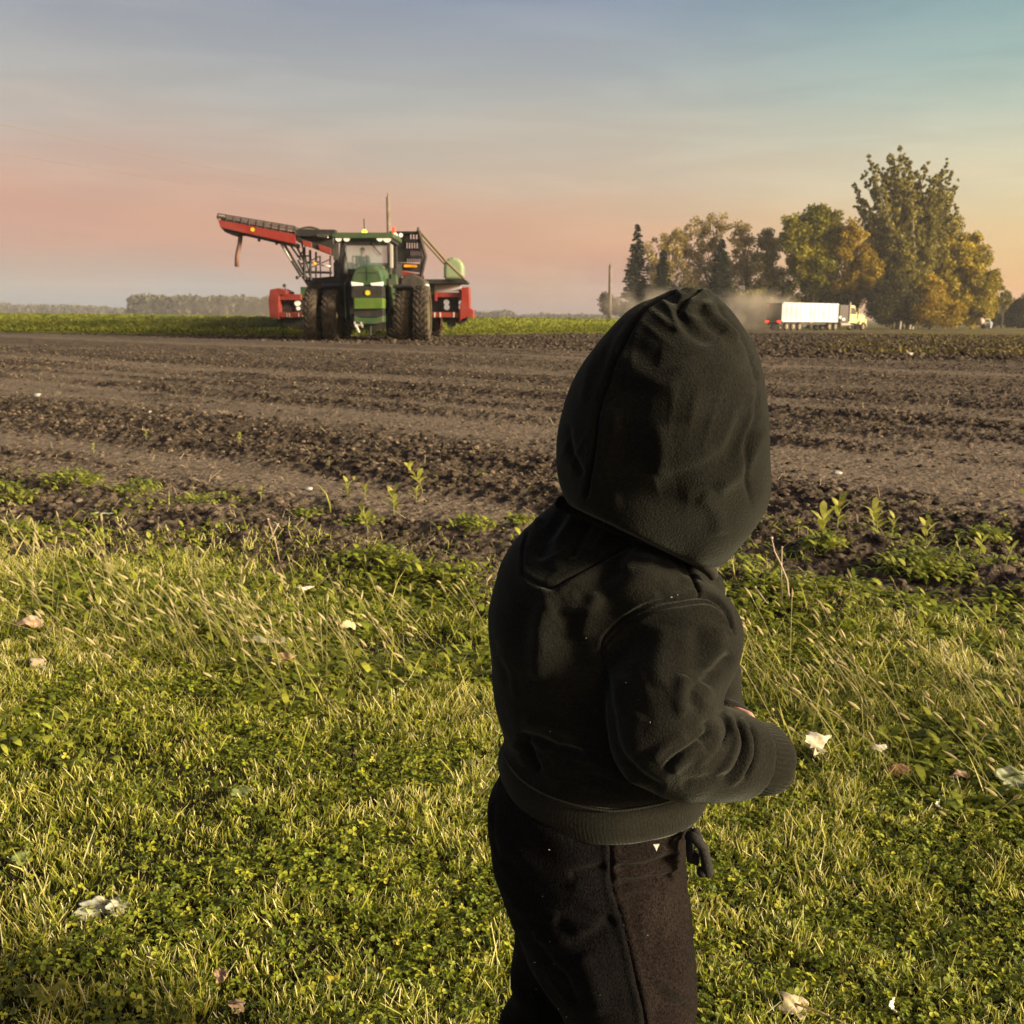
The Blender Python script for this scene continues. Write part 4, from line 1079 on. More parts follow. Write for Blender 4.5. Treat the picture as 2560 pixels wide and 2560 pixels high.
def comb(m):
    for i in range(13):
        t = i/12; x = 747+54*t; y = 583-15*math.sin(math.pi*(.12+.80*t))**.6
        m.tube([P(x, 584, YH+.3), P(x, y, YH+.3)], .024, 6)
    m.tube([P(747+54*t, 583-15*math.sin(math.pi*(.12+.80*t))**.6, YH+.3) for t in np.linspace(0, 1, 14)], .035, 6)
    m.tube([P(745, 584, YH+.3), P(804, 584, YH+.3)], .04, 6)
    for i in range(6):
        x = 793+5*i; m.tube([P(x, 586, YH-.05), P(x+1, 592+i*.8, YH-.05)], .024, 6)
H.part('guard_comb', dustb_m, comb, bevel=0)
H.part('comb_slats', steel_m, lambda m: [m.tube([P(793+5*i, 586, YH-.03), P(795+5*i, 591+i*.8, YH-.03)], .018, 6) for i in range(6)], bevel=0)
H.part('main_frame', black_m, lambda m: (H.poly(m, [(752, 690), (800, 696), (840, 690), (845, 780), (790, 780), (766, 712)], .5, 4), H.box(m, 760, 745, 1080, 790, 1, 1.4)))
# black slatted elevator on the right; light shows between the slats
def elev(m):
    H.poly(m, [(973, 578), (1045, 578), (1047, 582), (973, 582)], 0, .5)
    rows = [(585, 598, 1023, 4), (606, 621, 1014, 6), (626, 639, 1025, 6), (646, 655, 1016, 7)]
    y_prev = 582
    for (y0, y1, xs, k_) in rows:
        H.box(m, 973, y_prev, 1050, y0, .3, .5); H.box(m, 973, y0, xs, y1, .3, .5)
        for i in range(k_+1):
            x = xs+(1052-xs)*i/k_; H.box(m, x-1.2, y0, x+1.2, y1, .3, .5)
        y_prev = y1
    H.poly(m, [(973, 655), (1054, 660), (1052, 682), (973, 672)], .3, .5)
H.part('elevator', black_m, elev, bevel=0)
H.part('elevator_frame', dustb_m, lambda m: (m.tube([P(1046, 576, YH), P(1064, 642, YH), P(1052, 690, YH)], .07, 8), m.tube([P(1048, 600, YH+.6), P(1056, 642, YH+.6), P(1050, 680, YH+.6)], .05, 8), m.tube([P(1044, 578, YH), P(1046, 568, YH)], .04, 6)), bevel=0)
H.part('reflector', orange_m, lambda m: H.box(m, 1010, 662, 1041, 668, .18, .28), bevel=.03)
H.part('red_hopper', redd_m, lambda m: H.poly(m, [(984, 672), (1053, 686), (1056, 694), (1036, 697), (1008, 692), (984, 684)], 0, 1.0), bevel=.03)
H.part('work_lamp', lamp_m, lambda m: (m.tube([P(988, 589, YH), P(988, 589, YH+.1)], .11, 14),), bevel=0)
H.part('work_lamp', lamp_m, lambda m: (m.tube([P(1002, 588, YH), P(1002, 588, YH+.1)], .08, 14),), bevel=0)
H.part('folding_arm', mat('arm_steel', (.20, .15, .10), rough=.6), lambda m: (m.tube([P(1046, 574, YH+.2), P(1115, 652, YH+.2)], .06, 8), m.tube([P(1050, 592, YH+.1), P(1112, 660, YH+.1)], .045, 8), m.tube([P(1110, 648, YH-.5), P(1162, 698, YH-.5)], .055, 8)), bevel=0)
def tankf(m):
    pr = [(1109, 698), (1109, 668), (1112, 655), (1120, 646), (1133, 642), (1146, 646), (1155, 655), (1159, 668), (1159, 698)]
    H.poly(m, pr, 0, 1.3)
H.part('tank', tank_m, tankf, bevel=.12, seg=3)
H.part('deck', black_m, lambda m: (H.poly(m, [(1056, 698), (1160, 698), (1168, 702), (1168, 708), (1058, 710)], -.3, 1.6),))
H.part('green_housing', green_m, lambda m: H.box(m, 1060, 711, 1086, 746, .4, 1.2))
H.part('green_housing', green_m, lambda m: H.box(m, 752, 718, 776, 745, .2, 1.2))
H.part('white_panel', mat('white_sheet', (.62, .52, .52), rough=.5), lambda m: H.poly(m, [(1084, 713), (1152, 711), (1152, 727), (1090, 731)], .5, .7))
# right-hand red row unit
def row_unit(side):
    if side > 0:
        red = [((1088, 731), (1152, 731), (1152, 743), (1091, 743))]
        H.part('unit_frame', red_m, lambda m: (H.poly(m, red[0], 0, .3), H.box(m, 1086, 731, 1092, 752, -.02, .2), H.box(m, 1076, 781, 1145, 793, -.1, .3), H.box(m, 1147, 728, 1153, 800, -.05, .3)))
        H.part('side_guard', red_m, lambda m: H.poly(m, [(1153, 719), (1172, 717), (1174, 770), (1183, 776), (1183, 796), (1170, 792), (1150, 800), (1150, 762), (1154, 752)], -.2, 1.4))
        H.part('unit_body', black_m, lambda m: (H.box(m, 1078, 743, 1150, 781, .35, 1.5), H.poly(m, [(1105, 793), (1166, 793), (1166, 800), (1150, 812), (1136, 806), (1126, 818), (1120, 806), (1108, 806)], .2, 1.2)))
        for (x, y) in ((1116, 756), (1117, 768)):
            mb = MB(); c = P(x, y, YH+.25); mb.tube([c, c+Vector((0, .1, 0))], .11, 14); mb.build('unit_lamp', lamp_m, hv)
        for (x, y) in ((1152, 757), (1152, 768)):
            mb = MB(); c = P(x, y, YH-.1); mb.tube([c, c+Vector((0, .1, 0))], .09, 14); mb.build('unit_lamp', lamp_m, hv)
        for xx in (1084, 1098, 1132): H.part('slot_plate', steel_m, lambda m: H.box(m, xx, 781, xx+4, 793, -.12, 0))
        H.part('stone_guard', black_m, lambda m: [m.tube([P(x, 806, YH+.5), P(x+2, 822, YH+.5)], [.04, .01], 6) for x in (1120, 1126, 1131, 1136)], bevel=0)
    else:
        H.part('unit_frame', redd_m, lambda m: (H.poly(m, [(700, 733), (752, 736), (752, 750), (697, 750)], 0, .3), H.box(m, 700, 781, 768, 793, -.1, .3)))
        H.part('side_guard', redd_m, lambda m: H.poly(m, [(675, 724), (697, 720), (715, 729), (712, 736), (697, 738), (697, 798), (688, 796), (674, 790), (671, 750)], -.2, 1.4))
        H.part('unit_body', black_m, lambda m: (H.box(m, 697, 750, 770, 781, .35, 1.5), H.poly(m, [(688, 796), (770, 793), (770, 822), (760, 826), (750, 818), (730, 818), (722, 828), (713, 820), (704, 806), (692, 802)], .2, 1.2)))
        for (x, y, r_) in ((743, 758, .11), (745, 771, .07)):
            mb = MB(); c = P(x, y, YH+.25); mb.tube([c, c+Vector((0, .1, 0))], r_, 14); mb.build('unit_lamp', lamp_m, hv)
        for xx in (716, 722, 745, 755, 760): H.part('slot_plate', steel_m, lambda m: H.box(m, xx, 783, xx+2, 792, -.12, 0))
        H.part('marker_light', black_m, lambda m: (m.ell(P(711, 714, YH), (.07, .07, .07)), m.tube([P(711, 716, YH), P(716, 730, YH)], .02, 6)), bevel=0)
        H.part('marker_light', black_m, lambda m: (m.ell(P(743, 694, YH), (.07, .07, .07)), m.tube([P(745, 694, YH), P(754, 688, YH)], .02, 6)), bevel=0)
row_unit(1); row_unit(-1)
for px in (1090, 805):
    c = P(px, 800, YH+1.5); wheel(hv, Vector((c.x, c.y, .66)), .68, .42, redd_m, 18)

# ---- semi truck with a white grain trailer
PHI = 38.0
t0 = P(1954, 800, 134.0); TZ = -.62
tk = empty('semi_truck', Vector((t0.x, t0.y, TZ)), R(PHI))
tag(tk, 'yellow semi truck pulling a long white grain trailer through the dust', 'truck')
white_m = mat('white_trailer', (.46, .49, .52), rough=.5, col2=(.60, .64, .67), scale=.8)
cabm = mat('cream_yellow_paint', (.62, .53, .26), rough=.35, coat=.4)
cabd = mat('dark_sleeper_and_rear_shade', (.05, .035, .028), rough=.5)
chrome = mat('chrome', (.85, .82, .75), rough=.15, metal=1.0)
o0 = Vector((t0.x, t0.y, TZ))
class Rot(MB):        # built in the truck's own frame: X forward, -Y its right side
    def build(s, name, m, parent=None, **kw):
        s.v = [tuple(Vector(v)+o0) for v in s.v]; return super().build(name, m, parent, **kw)
def tp(name, m, fn, parent=None, bevel=.03, **kw):
    mb = Rot(); fn(mb); return mb.build(name, m, parent or tk, bevel=bevel, **kw)
tp('trailer_box', white_m, lambda m: m.box((0, 0, 1.15), (12.2, 2.5, 3.55)), bevel=.12, seg=3)
tp('trailer_rib', white_m, lambda m: ([m.box((x-.03, -.05, 1.25), (x+.03, 0.002, 3.45)) for x in np.arange(.9, 12, 1.0)], m.box((.1, -.07, 3.42), (12.1, .004, 3.57)), m.box((.1, -.06, 1.12), (12.1, .003, 1.25))), bevel=0)
grey_tr = mat('faded_marks', (.50, .46, .34), rough=.5)
for xx in (3.1, 6.1, 8.9):
    for zz_ in (1.75, 2.2): tp('side_mark', grey_tr, lambda m: m.box((xx-.35, -.045, zz_), (xx+.35, .004, zz_+.28)), bevel=0)
tp('rear_door', cabd, lambda m: m.box((-.06, .05, 1.2), (-.003, 2.45, 3.5)))  # dark colour paints in the shade on the trailer's rear
tp('trailer_chassis', black_m, lambda m: (m.box((-.1, .35, .75), (12.2, 2.15, 1.12)), m.box((4.2, .2, .5), (5.6, 2.3, 1.1)), m.box((8.3, .5, .3), (8.5, .7, .8))))
for yy_ in (.25, 2.1):
    tp('tail_lamp', redlamp_m, lambda m: m.cbox((-.12, yy_+.1, 1.15), (.08, .55, .26)))
tp('top_lamp', redlamp_m, lambda m: m.cbox((-.1, 2.2, 3.2), (.06, .2, .15)))
tp('side_lamp', orange_m, lambda m: m.cbox((6.1, -.06, 1.12), (.26, .1, .2)))
def truck_wheel(x, r_=.52, front=False):
    for ys_ in (0.12, 2.2):
        mb = Rot(); c = Vector((x, ys_+.02, r_))
        prof = [(-.16, r_*.55), (-.17, r_*.85), (-.12, r_*.98), (.12, r_*.98), (.17, r_*.85), (.16, r_*.55)]
        seg = 28; k_ = len(prof); vs = []; fs = []
        for i in range(seg):
            a = 6.28318*i/seg
            for (o_, rr_) in prof: vs.append((c.x+rr_*math.cos(a), c.y+o_, c.z+rr_*math.sin(a)))
        for i in range(seg):
            for j in range(k_-1): fs.append((i*k_+j, ((i+1) % seg)*k_+j, ((i+1) % seg)*k_+j+1, i*k_+j+1))
        mb.add(vs, fs); w_ = mb.build('wheel', tyre_m, tk)
        mb = Rot(); mb.tube([c+Vector((0, -.13, 0)), c+Vector((0, .13, 0))], r_*.56, 20); mb.tube([c+Vector((0, -.19, 0)), c+Vector((0, .19, 0))], .14, 12)
        mb.build('rim', chrome, w_)
for x in (1.2, 2.55, 3.9, 10.4, 11.75): truck_wheel(x)
truck_wheel(18.2)
tp('truck_frame', black_m, lambda m: m.box((9.6, .7, .6), (18.9, 1.8, .95)))
tp('sleeper', cabd, lambda m: m.box((12.7, .15, 1.0), (14.9, 2.35, 3.45)), bevel=.15, seg=3)
tp('cab', cabm, lambda m: m.prism([(14.9, 1.0), (16.7, 1.0), (16.75, 2.2), (16.3, 3.25), (16.0, 3.4), (14.9, 3.45)], .2, 2.3), bevel=.08)
tp('side_window', black_m, lambda m: m.prism([(15.3, 2.2), (16.5, 2.2), (16.15, 3.05), (15.3, 3.1)], .19, .21), bevel=0)
tp('windscreen', black_m, lambda m: m.add([(16.78, .4, 2.3), (16.78, 2.1, 2.3), (16.38, 2.1, 3.2), (16.38, .4, 3.2)], [(0, 1, 2, 3)]), bevel=0)
tp('hood', cabm, lambda m: m.prism([(16.75, .9), (19.0, .8), (19.1, 1.9), (18.9, 2.1), (16.75, 2.35)], .45, 2.05), bevel=.1)
tp('fender', cabm, lambda m: [m.prism([(17.3, .8), (17.5, 1.25), (17.9, 1.42), (18.5, 1.42), (18.95, 1.2), (19.1, .75), (18.9, .8), (18.6, 1.1), (17.9, 1.12), (17.6, .8)], a_, a_+.4) for a_ in (.05,)], bevel=.03)
tp('bumper', chrome, lambda m: m.box((19.05, .1, .45), (19.25, 2.4, .85)))
tp('grille', chrome, lambda m: m.box((19.08, .75, .95), (19.14, 1.75, 1.9)), bevel=.03)
tp('headlamp', beacon_m, lambda m: m.cbox((18.9, .28, 1.35), (.3, .25, .28)), bevel=.05)
tp('fuel_tank', chrome, lambda m: m.tube([(13.0, .35, .75), (15.2, .35, .75)], .36, 20), smooth=False)
for x in (14.85,):
    tp('exhaust_stack', chrome, lambda m: m.tube([(x, .08, 1.2), (x, .08, 3.8)], .12, 12), bevel=0)
tp('mirror', cabm, lambda m: (m.cbox((16.6, -.15, 2.6), (.1, .22, .8)),))
tp('mirror', chrome, lambda m: (m.cbox((17.5, -.02, 2.15), (.1, .2, .5)),))
tp('air_cleaner', chrome, lambda m: m.tube([(17.0, .28, 1.5), (17.0, .28, 2.5)], .2, 14), bevel=0)
tp('toolbox', white_m, lambda m: (m.cbox((13.2, -.02, 1.5), (.7, .3, .35)), m.cbox((12.6, .1, 1.75), (.4, .3, .4))))

# ---- small pale machine parked beside the grove
mp = P(2466, 806, 160); mz = float(terrain(0, 160)); km = 160/FPX
pm = empty('parked_machine', Vector((mp.x, 160, mz))); tag(pm, 'small pale machine with a round tank parked at the right end of the grove', 'farm machine')
M_ = PX(pm, 160)
grey_m = mat('grey_paint', (.30, .28, .25), rough=.5, col2=(.42, .40, .36), scale=2)
M_.part('cab', grey_m, lambda m: (M_.poly(m, [(2461, 798), (2464, 796), (2474, 796), (2478, 803), (2482, 806), (2482, 816), (2461, 816)], 0, 1.6),), bevel=.06)
M_.part('window', black_m, lambda m: M_.poly(m, [(2465, 799), (2473, 799), (2476, 805), (2465, 805)], -.02, .02), bevel=0)
for xx in (2458, 2477): M_.part('wheel', black_m, lambda m: m.tube([P(xx, 817, 159.9), P(xx, 817, 160.3)], .32, 16), bevel=0)
M_.part('tank', mat('tan_tank', (.42, .30, .20), rough=.5), lambda m: m.tube([P(2444, 804, 160.5), P(2457, 804, 160.5)], .55, 18), smooth=True, bevel=0)
M_.part('white_post', white_m, lambda m: M_.box(m, 2476, 806, 2480, 820, -.3, -.1))

# dust blown up behind truck and harvester
def dust(name, label, px, py, Y, sx, sy, sz, dens, scale, off=(0, 0, 0)):
    c = P(px, py, Y); c.z = max(c.z, float(terrain(0, Y))+sz*.55)
    mb = MB(); mb.ell((0, 0, 0), (sx, sy, sz), 24, 16)
    m = bpy.data.materials.new(name); m.use_nodes = True
    n_, l_ = m.node_tree.nodes, m.node_tree.links; n_.clear()
    pv = n_.new('ShaderNodeVolumePrincipled'); pv.inputs['Color'].default_value = (.86, .74, .60, 1); pv.inputs['Anisotropy'].default_value = .2
    tc_ = n_.new('ShaderNodeTexCoord'); no = n_.new('ShaderNodeTexNoise'); no.inputs['Scale'].default_value = scale; no.inputs['Detail'].default_value = 3
    mpp_ = n_.new('ShaderNodeMapping'); mpp_.inputs['Location'].default_value = off; l_.new(tc_.outputs['Object'], mpp_.inputs[0]); l_.new(mpp_.outputs[0], no.inputs[0])
    mp_ = n_.new('ShaderNodeMapping'); mp_.inputs['Scale'].default_value = (1/sx, 1/sy, 1/sz); l_.new(tc_.outputs['Object'], mp_.inputs[0])
    ln = n_.new('ShaderNodeVectorMath'); ln.operation = 'LENGTH'; l_.new(mp_.outputs[0], ln.inputs[0])
    f = n_.new('ShaderNodeMapRange'); f.interpolation_type = 'SMOOTHSTEP'; l_.new(ln.outputs['Value'], f.inputs[0]); f.inputs[1].default_value = 1.0; f.inputs[2].default_value = .25
    g_ = n_.new('ShaderNodeMapRange'); l_.new(no.outputs[0], g_.inputs[0]); g_.inputs[1].default_value = .38; g_.inputs[2].default_value = .66
    mu = n_.new('ShaderNodeMath'); mu.operation = 'MULTIPLY'; l_.new(f.outputs[0], mu.inputs[0]); l_.new(g_.outputs[0], mu.inputs[1])
    m2 = n_.new('ShaderNodeMath'); m2.operation = 'MULTIPLY'; l_.new(mu.outputs[0], m2.inputs[0]); m2.inputs[1].default_value = dens
    l_.new(m2.outputs[0], pv.inputs['Density'])
    oo = n_.new('ShaderNodeOutputMaterial'); l_.new(pv.outputs[0], oo.inputs['Volume'])
    o = mb.build('dust_cloud', m, loc=(0, 0, 0)); o.location = c; tag(o, label, 'dust', kind='stuff')
dust('truck_dust', 'pale dust cloud billowing behind the white trailer', 1870, 790, 137, 8.5, 6, 3.8, .60, .30)
dust('truck_dust_left', 'thin dust drifting above the child\'s hood before the spruces', 1640, 775, 145, 10, 6, 3.8, .34, .30, (7, 3, 1))
dust('harvester_dust', 'faint dust haze drifting beside the harvester over the green crop', 690, 800, 46, 6.5, 4, 1.4, .20, .5, (3, 1, 9))
dust('high_dust', 'faint brown dust drifting in the sky right of the harvester', 1370, 705, 90, 9, 5, 3.4, .075, .22, (2, 5, 4))

# ---- driver in the tractor's cab
def cab_person(label, px, py, Y, s, shirt):
    """seated figure: head centre at px,py"""
    h_ = P(px, py, Y); v = Vector
    root_b = Field((h_.x-.45, Y-.55, h_.z-.85), (h_.x+.45, Y+.35, h_.z+.2), .014)
    p_ = lambda x, y, z: np.array([h_.x+x*s, Y+y*s, h_.z+z*s])
    root_b.ell(p_(0, 0, 0), np.array((.078, .095, .115))*s, .01)
    root_b.ell(p_(0, -.095, -.01), np.array((.014, .018, .02))*s, .01)
    root_b.cone(p_(0, .01, -.10), .05*s, p_(0, .03, -.2), .055*s, .02)
    root_b.cone(p_(0, .04, -.28), .13*s, p_(0, .08, -.62), .14*s, .05)
    for k_ in (-1, 1):
        root_b.chain([(p_(k_*.17, .04, -.24), .06*s), (p_(k_*.24, -.05, -.48), .045*s), (p_(k_*.13, -.32, -.44), .032*s), (p_(k_*.10, -.40, -.42), .035*s)], .02)
        root_b.chain([(p_(k_*.09, .05, -.64), .08*s), (p_(k_*.12, -.36, -.66), .06*s), (p_(k_*.12, -.40, -.80), .05*s)], .02)
    v_, f_ = root_b.mesh()
    o = mesh_np('person', relax(v_, f_, 1), f_, skin_m, smooth=True, loc=tuple(h_)); tag(o, label, 'person')
    m_ = v_.copy(); N = vnormals(v_, f_)
    zc = v_[f_].mean(1)[:, 2]; keep = zc < h_.z-.19*s
    used, inv = np.unique(f_[keep], return_inverse=True)
    mesh_np('jacket', (v_+N*.012)[used], inv.reshape(-1, 4), mat('jacket_cloth', shirt, rough=.9), o, smooth=True)
    MB().ell(p_(0, .015, .05), (.088*s, .10*s, .085*s), 16, 10).build('cap', mat('cap_cloth', (.03, .03, .03), rough=.9), o, smooth=True)
cab_person('driver in dark clothes sitting behind the tractor\'s windshield', 906, 628, YTR+2.95, 1.0, (.03, .03, .025))
cab_person('small passenger in a reddish top beside the tractor driver', 884, 646, YTR+2.9, .72, (.20, .07, .06))
# ------------------------------------------------------------------ the child: surfaces grown from distance fields
def sculpt(v, f, strokes, keep=None):
    """press folds and seams into the cloth. strokes: (points, width px, depth mm); >0 ridge, <0 groove"""
    N = vnormals(v, f); px, py, dd = project(v)
    cp = np.array([0, 0, CAMH]); view = cp-v; view /= np.linalg.norm(view, axis=1)[:, None]
    face = np.clip((N*view).sum(1)*3+.25, 0, 1)
    disp = np.zeros(len(v))
    for st in strokes:
        pts, w, amp = st[:3]; pts = np.array(pts, dtype=float)
        smoothc = []
        for i in range(len(pts)-1):
            p0 = pts[max(i-1, 0)]; p1 = pts[i]; p2 = pts[i+1]; p3 = pts[min(i+2, len(pts)-1)]
            for t in np.linspace(0, 1, 7)[:-1]:
                smoothc.append(.5*((2*p1)+(-p0+p2)*t+(2*p0-5*p1+4*p2-p3)*t*t+(-p0+3*p1-3*p2+p3)*t**3))
        smoothc.append(pts[-1]); pc = np.array(smoothc); n_s = len(pc)-1
        lo = pc.min(0)-3*w; hi = pc.max(0)+3*w
        sel = np.where((px > lo[0]) & (px < hi[0]) & (py > lo[1]) & (py < hi[1]) & (face > 0))[0]
        if len(sel) == 0: continue
        q = np.stack([px[sel], py[sel]], 1); best = np.full(len(sel), 1e9); bt = np.zeros(len(sel))
        for i in range(n_s):
            a, b_ = pc[i], pc[i+1]; ab = b_-a; L2 = max(ab@ab, 1e-9)
            t = np.clip(((q-a)@ab)/L2, 0, 1); dd_ = np.linalg.norm(q-a-t[:, None]*ab, axis=1)
            m = dd_ < best; best[m] = dd_[m]; bt[m] = (i+t[m])/n_s
        ends = st[3] if len(st) > 3 else .16
        tp_ = np.clip(np.minimum(bt, 1-bt)/max(ends, 1e-4)+.02, 0, 1) if ends > 0 else 1
        disp[sel] += amp*.001*(1.0 if w < 5 else .8)*np.exp(-(best/w)**2)*tp_*face[sel]
    if keep is not None: disp *= keep
    return v+N*disp[:, None]

def crinkle(v, f, cx, cy, rx, ry, ang, freq, amp, seed=0):
    """fine parallel pinches in the cloth inside an oval area"""
    N = vnormals(v, f); px, py, dd = project(v)
    view = np.array([0, 0, CAMH])-v; view /= np.linalg.norm(view, axis=1)[:, None]
    face = np.clip((N*view).sum(1)*3+.2, 0, 1)
    a = math.radians(ang); u = (px-cx)*math.cos(a)+(py-cy)*math.sin(a); w = -(px-cx)*math.sin(a)+(py-cy)*math.cos(a)
    m = np.clip(1-np.sqrt((u/rx)**2+(w/ry)**2), 0, 1)**.8*face
    q3 = np.stack([u/(4.5*freq), w/(5*freq), u*0], 1)
    q = w/(freq*1.6)+1.1*wavy(q3, .35, seed)
    s_ = (.5+.5*np.cos(q*math.pi*2))**2.2-.3
    return v+N*(s_*m*amp*.00062*np.clip(.6+wavy(q3, .6, seed+3), 0, 1.4))[:, None]

def C(px, py, y, rpx):
    p = P(px, py, y); zc = (CM.transposed() @ (p-Vector((0, 0, CAMH)))).z
    return (tuple(p), rpx*-zc/FPX)
def row(py, l_, r_, y, ryk, dy=0.0, yr=None):
    p = P((l_+r_)/2, py, y); zc = -(CM.transposed() @ (p-Vector((0, 0, CAMH)))).z; rx = (r_-l_)/2*zc/FPX
    return (p.z, p.x, y+dy, rx, (yr if yr else rx*ryk))

def fleece(name, c1, c2, fine=.5, bump=.0009, sheen=.15, pill=0.0):
    m = bpy.data.materials.new(name); m.use_nodes = True
    n_, l_ = m.node_tree.nodes, m.node_tree.links; b_ = n_['Principled BSDF']
    b_.inputs['Roughness'].default_value = 1.0; b_.inputs['Specular IOR Level'].default_value = .05
    b_.inputs['Sheen Weight'].default_value = sheen; b_.inputs['Sheen Roughness'].default_value = .45; b_.inputs['Sheen Tint'].default_value = (.75, .80, .70, 1)
    tc_ = n_.new('ShaderNodeTexCoord')
    def nz(sc_, d):
        t = n_.new('ShaderNodeTexNoise'); t.inputs['Scale'].default_value = sc_; t.inputs['Detail'].default_value = d; l_.new(tc_.outputs['Object'], t.inputs[0]); return t.outputs[0]
    r = n_.new('ShaderNodeValToRGB'); r.color_ramp.elements[0].position = .32; r.color_ramp.elements[1].position = .70
    r.color_ramp.elements[0].color = (*c1, 1); r.color_ramp.elements[1].color = (*c2, 1); l_.new(nz(14, 8), r.inputs[0])
    f = n_.new('ShaderNodeMapRange'); l_.new(nz(520, 3), f.inputs[0]); f.inputs[1].default_value = .30; f.inputs[2].default_value = .70; f.inputs[3].default_value = 1-fine; f.inputs[4].default_value = 1+fine
    mu = n_.new('ShaderNodeVectorMath'); mu.operation = 'SCALE'; l_.new(r.outputs[0], mu.inputs[0]); l_.new(f.outputs[0], mu.inputs['Scale']); l_.new(mu.outputs[0], b_.inputs['Base Color'])
    bn_ = n_.new('ShaderNodeBump'); bn_.inputs['Distance'].default_value = bump; l_.new(nz(620, 4), bn_.inputs['Height']); l_.new(bn_.outputs[0], b_.inputs['Normal'])
    return m
cloth_olive = fleece('olive_black_fleece', (.0080, .0077, .0066), (.0150, .0145, .0119), .34)
rib_olive = fleece('olive_black_rib', (.0120, .0114, .0092), (.0185, .0175, .0138), .28, .0005)
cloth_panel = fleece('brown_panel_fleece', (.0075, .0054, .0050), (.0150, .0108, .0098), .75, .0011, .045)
cloth_pants = fleece('black_fleece', (.0036, .0034, .0040), (.0080, .0070, .0074), .7, .0011, .045)
kid_skin = mat('child_skin', (.62, .33, .25), rough=.55)
KY = .83
foot = P(1590, 2500, .80)
person = None

# body: one continuous figure (face, neck, trunk, arms with hands, legs)
Bf = Field((-.02, .62, -.005), (.34, 1.02, .90), .0032)
hc = np.array(P(1680, 1045, KY)); fd = np.array([.80, .60, 0.0]); sd = np.array([-.6, .8, 0.0])
Bf.ell(hc, (.064, .064, .078), .01)
Bf.ell(hc+fd*.014+np.array([0, 0, -.038]), (.048, .048, .048), .02)
Bf.ell(hc+fd*.066+np.array([0, 0, -.030]), (.009, .009, .011), .006)                      # nose
Bf.ell(hc+fd*.057+np.array([0, 0, -.052]), (.014, .014, .006), .005)                      # lips
Bf.ell(hc+fd*.046+np.array([0, 0, -.068]), (.014, .014, .011), .012)                      # chin
for s_ in (-1, 1):
    Bf.ell(hc+fd*.050+sd*s_*.030+np.array([0, 0, -.040]), (.020, .020, .018), .015)       # cheeks
    Bf.ell(hc+sd*s_*.063+np.array([0, 0, -.018]), (.007, .012, .019), .004)               # ears
    Bf.ell(hc+fd*.058+sd*s_*.024+np.array([0, 0, -.010]), (.010, .010, .006), .006)       # eyelids
neck = np.array(P(1565, 1400, .86)); chest = np.array(P(1520, 1620, .865)); pelv = np.array(P(1490, 2080, .86))
Bf.cone(hc+np.array([-.02, .01, -.05]), .020, neck, .020, .010)
Bf.cone(neck, .022, chest, .045, .02); Bf.cone(chest, .048, pelv, .050, .02)
sh_r = C(1690, 1600, .795, 80); sh_l = C(1722, 1590, .900, 70)
Bf.chain([((neck+[0, 0, -.05]), .022), (sh_r[0], .020)], .01); Bf.chain([((neck+[0, 0, -.05]), .022), (sh_l[0], .020)], .01)
wr_r = C(1868, 1888, .785, 55); wr_l = C(1795, 1808, .90, 55)
Bf.chain([(sh_r[0], .024), (C(1672, 1846, .768, 1)[0], .020), (wr_r[0], .015)], .005)
Bf.chain([(sh_l[0], .020), (C(1775, 1765, .942, 1)[0], .018), (wr_l[0], .014)], .005)
def hand(w, d, up, side, s=1.0):
    w = np.array(w); d = np.array(d)/np.linalg.norm(d); side = np.array(side)-d*(np.array(side)@d); side /= np.linalg.norm(side); up = np.cross(side, d)
    palm = w+d*.024*s
    Bf.cone(w, .014*s, palm, .016*s, .008)
    for i, ln in enumerate((.023, .027, .025, .020)):
        o_ = side*(-.0175+.0115*i)*s; b0_ = palm+o_*1.0; k1 = palm+d*.016*s+o_*1.1; k2 = k1+d*ln*.62*s-up*ln*.30*s; k3 = k2+d*ln*.15*s-up*ln*.62*s
        Bf.cone(b0_, .0078*s, k1, .0066*s, .004); Bf.cone(k1, .0064*s, k2, .0056*s, .001); Bf.cone(k2, .0055*s, k3, .0047*s, .001)
    t0_ = w+d*.010*s-side*.012*s; t1_ = t0_-side*.014*s+d*.014*s; t2_ = t1_+d*.014*s-up*.008*s-side*.002*s
    Bf.cone(t0_, .009*s, t1_, .007*s, .004); Bf.cone(t1_, .0068*s, t2_, .0055*s, .001)
hr = np.array(C(1900, 1950, .80, 1)[0]); hand(wr_r[0], (hr-np.array(wr_r[0]))+np.array([.0, .018, -.014]), None, (.2, .6, -.7), .95)
hl2 = np.array(C(1850, 1822, .885, 1)[0]); hand(wr_l[0], (hl2-np.array(wr_l[0]))+np.array([.004, -.02, 0]), None, (-.3, .5, .6), .95)
kr = np.array(P(1576, 2490, .822)); kl = np.array(P(1378, 2480, .915))
ar = np.array([kr[0]+.002, .80, .045]); al = np.array([kl[0]-.005, .93, .045])
Bf.chain([(pelv+[.015, -.022, -.03], .040), (kr, .030), (ar, .021)], .01)
Bf.chain([(pelv+[-.01, .03, -.03], .038), (kl, .023), (al, .020)], .01)
for a_ in (ar, al):
    Bf.cone(a_+[-.012, 0, -.022], .022, a_+[.062, .03, -.026], .019, .012)
bv, bf = Bf.mesh(); bv = relax(bv, bf, 1, .4)
pl = Vector((float(kr[0]), .85, 0.0))
person = mesh_np('person', bv, bf, kid_skin, smooth=True, loc=pl)
tag(person, 'toddler in dark olive hooded sweatshirt and dark trousers standing with back to the camera', 'person')

# eyes sit in the face
for s_ in (-1, 1):
    mb = MB(); mb.ell(hc+fd*.0600+sd*s_*.024+np.array([0, 0, -.014]), (.0075, .0075, .0065), 14, 10); mb.build('eye', mat('eye_white', (.75, .72, .68), rough=.2), person, smooth=True)
